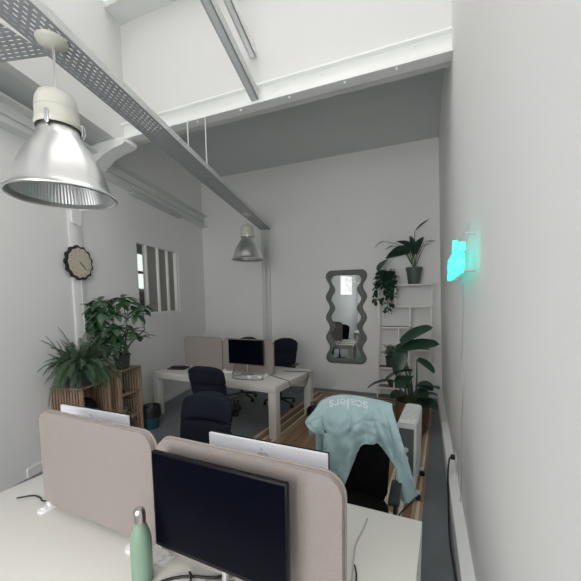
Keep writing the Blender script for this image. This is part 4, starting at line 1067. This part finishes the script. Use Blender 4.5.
# dark bag behind the far desk's right leg
bm = newbm(); n = 20; rings = []
for r, z in ((.02, 0), (.13, .005), (.155, .05), (.15, .13), (.12, .20), (.06, .235), (.005, .24)):
    rings.append([bm.verts.new(((r*1.15+.008*math.sin(3*k+z*20))*math.cos(2*PI*k/n), (r*.6)*math.sin(2*PI*k/n), z)) for k in range(n)])
for a, b_ in zip(rings, rings[1:]):
    for k in range(n): bm.faces.new((a[k], a[(k+1) % n], b_[(k+1) % n], b_[k]))
bm.faces.new(rings[0][::-1]); bm.faces.new(rings[-1])
bmesh.ops.transform(bm, matrix=Matrix.Translation((0, 0, 0)), verts=bm.verts)
t = thing('bag', 'dark bag slumped behind the right rear leg of the far desk', 'bag', (-1.66, 5.02, .005)); t.scale = (.7, .7, .8); build('bag_body', bm, BAG, t)
bm = newbm(); tube(bm, smooth_path([(-.08, 0, .21), (-.05, 0, .30), (.05, 0, .30), (.08, 0, .21)], 5), .008, 7); build('bag_handle', bm, BAG, t)

# whiteboard on the rear part of the left wall (shows in the mirror)
t = thing('whiteboard', 'whiteboard with line drawings, seen in the wavy mirror', 'whiteboard', LW(8.1, 2.55, .002)); t.rotation_euler = (0, 0, LROT)
bm = newbm(); bx(bm, (-.62, 0, -.42), (.62, .02, .42), .004); build('board', bm, WPLAS, t)
bm = newbm()
for a, b_ in (((-.63, -.43), (.63, -.41)), ((-.63, .41), (.63, .43)), ((-.63, -.43), (-.61, .43)), ((.61, -.43), (.63, .43))): bx(bm, (a[0], .0, a[1]), (b_[0], .026, b_[1]))
build('frame', bm, DGREY, t)
bm = newbm(); rr = random.Random(2)
for k in range(16):
    x = rr.uniform(-.45, .4); z = rr.uniform(-.3, .3); tube(bm, [(x, .021, z), (x+rr.uniform(.05, .2), .021, z+rr.uniform(-.1, .1)), (x+rr.uniform(.0, .2), .021, z+rr.uniform(-.2, .2))], .004, 5)
build('line_drawing', bm, DGREY, t)
bm = newbm(); bx(bm, (-.1, .0265, -.47), (.1, .06, -.43), .003); build('pen_tray', bm, DGREY, t)

# thin cable bracket on the left wall by the near desk
M = MLW()
# ------------------------------------------------------------ light
wd_ = bpy.data.worlds.new('sky'); SC.world = wd_; wd_.use_nodes = True
bg = wd_.node_tree.nodes['Background']; bg.inputs[0].default_value = (1.0, .985, .985, 1); bg.inputs[1].default_value = 5.9
ld = bpy.data.lights.new('skylight_portal', 'AREA'); ld.shape = 'RECTANGLE'; ld.size = 4.3; ld.size_y = (3.25-Y0)*1.08; ld.cycles.is_portal = True
lo = bpy.data.objects.new('skylight_portal', ld); COL.objects.link(lo); lo.location = (-1.95, (3.25+Y0)/2, (sky_z(3.25)+sky_z(Y0))/2+.05); lo.rotation_euler = (-math.atan(SLOPE), 0, 0)
l2 = bpy.data.lights.new('fill_window_portal', 'AREA'); l2.shape = 'RECTANGLE'; l2.size = 2.4; l2.size_y = 2.8; l2.cycles.is_portal = True  # portal for the added rear fill window
lo = bpy.data.objects.new('fill_window_portal', l2); COL.objects.link(lo); lo.location = (-1.1, YR-.16, 2.3); lo.rotation_euler = (PI/2, 0, 0)
SC.view_settings.view_transform = 'Standard'; SC.view_settings.look = 'None'; SC.view_settings.gamma = 1; SC.view_settings.exposure = 0.38
SC.view_settings.use_curve_mapping = False
SC.cycles.max_bounces = 16; SC.cycles.diffuse_bounces = 10; SC.cycles.glossy_bounces = 4
SC.cycles.sample_clamp_indirect = 10
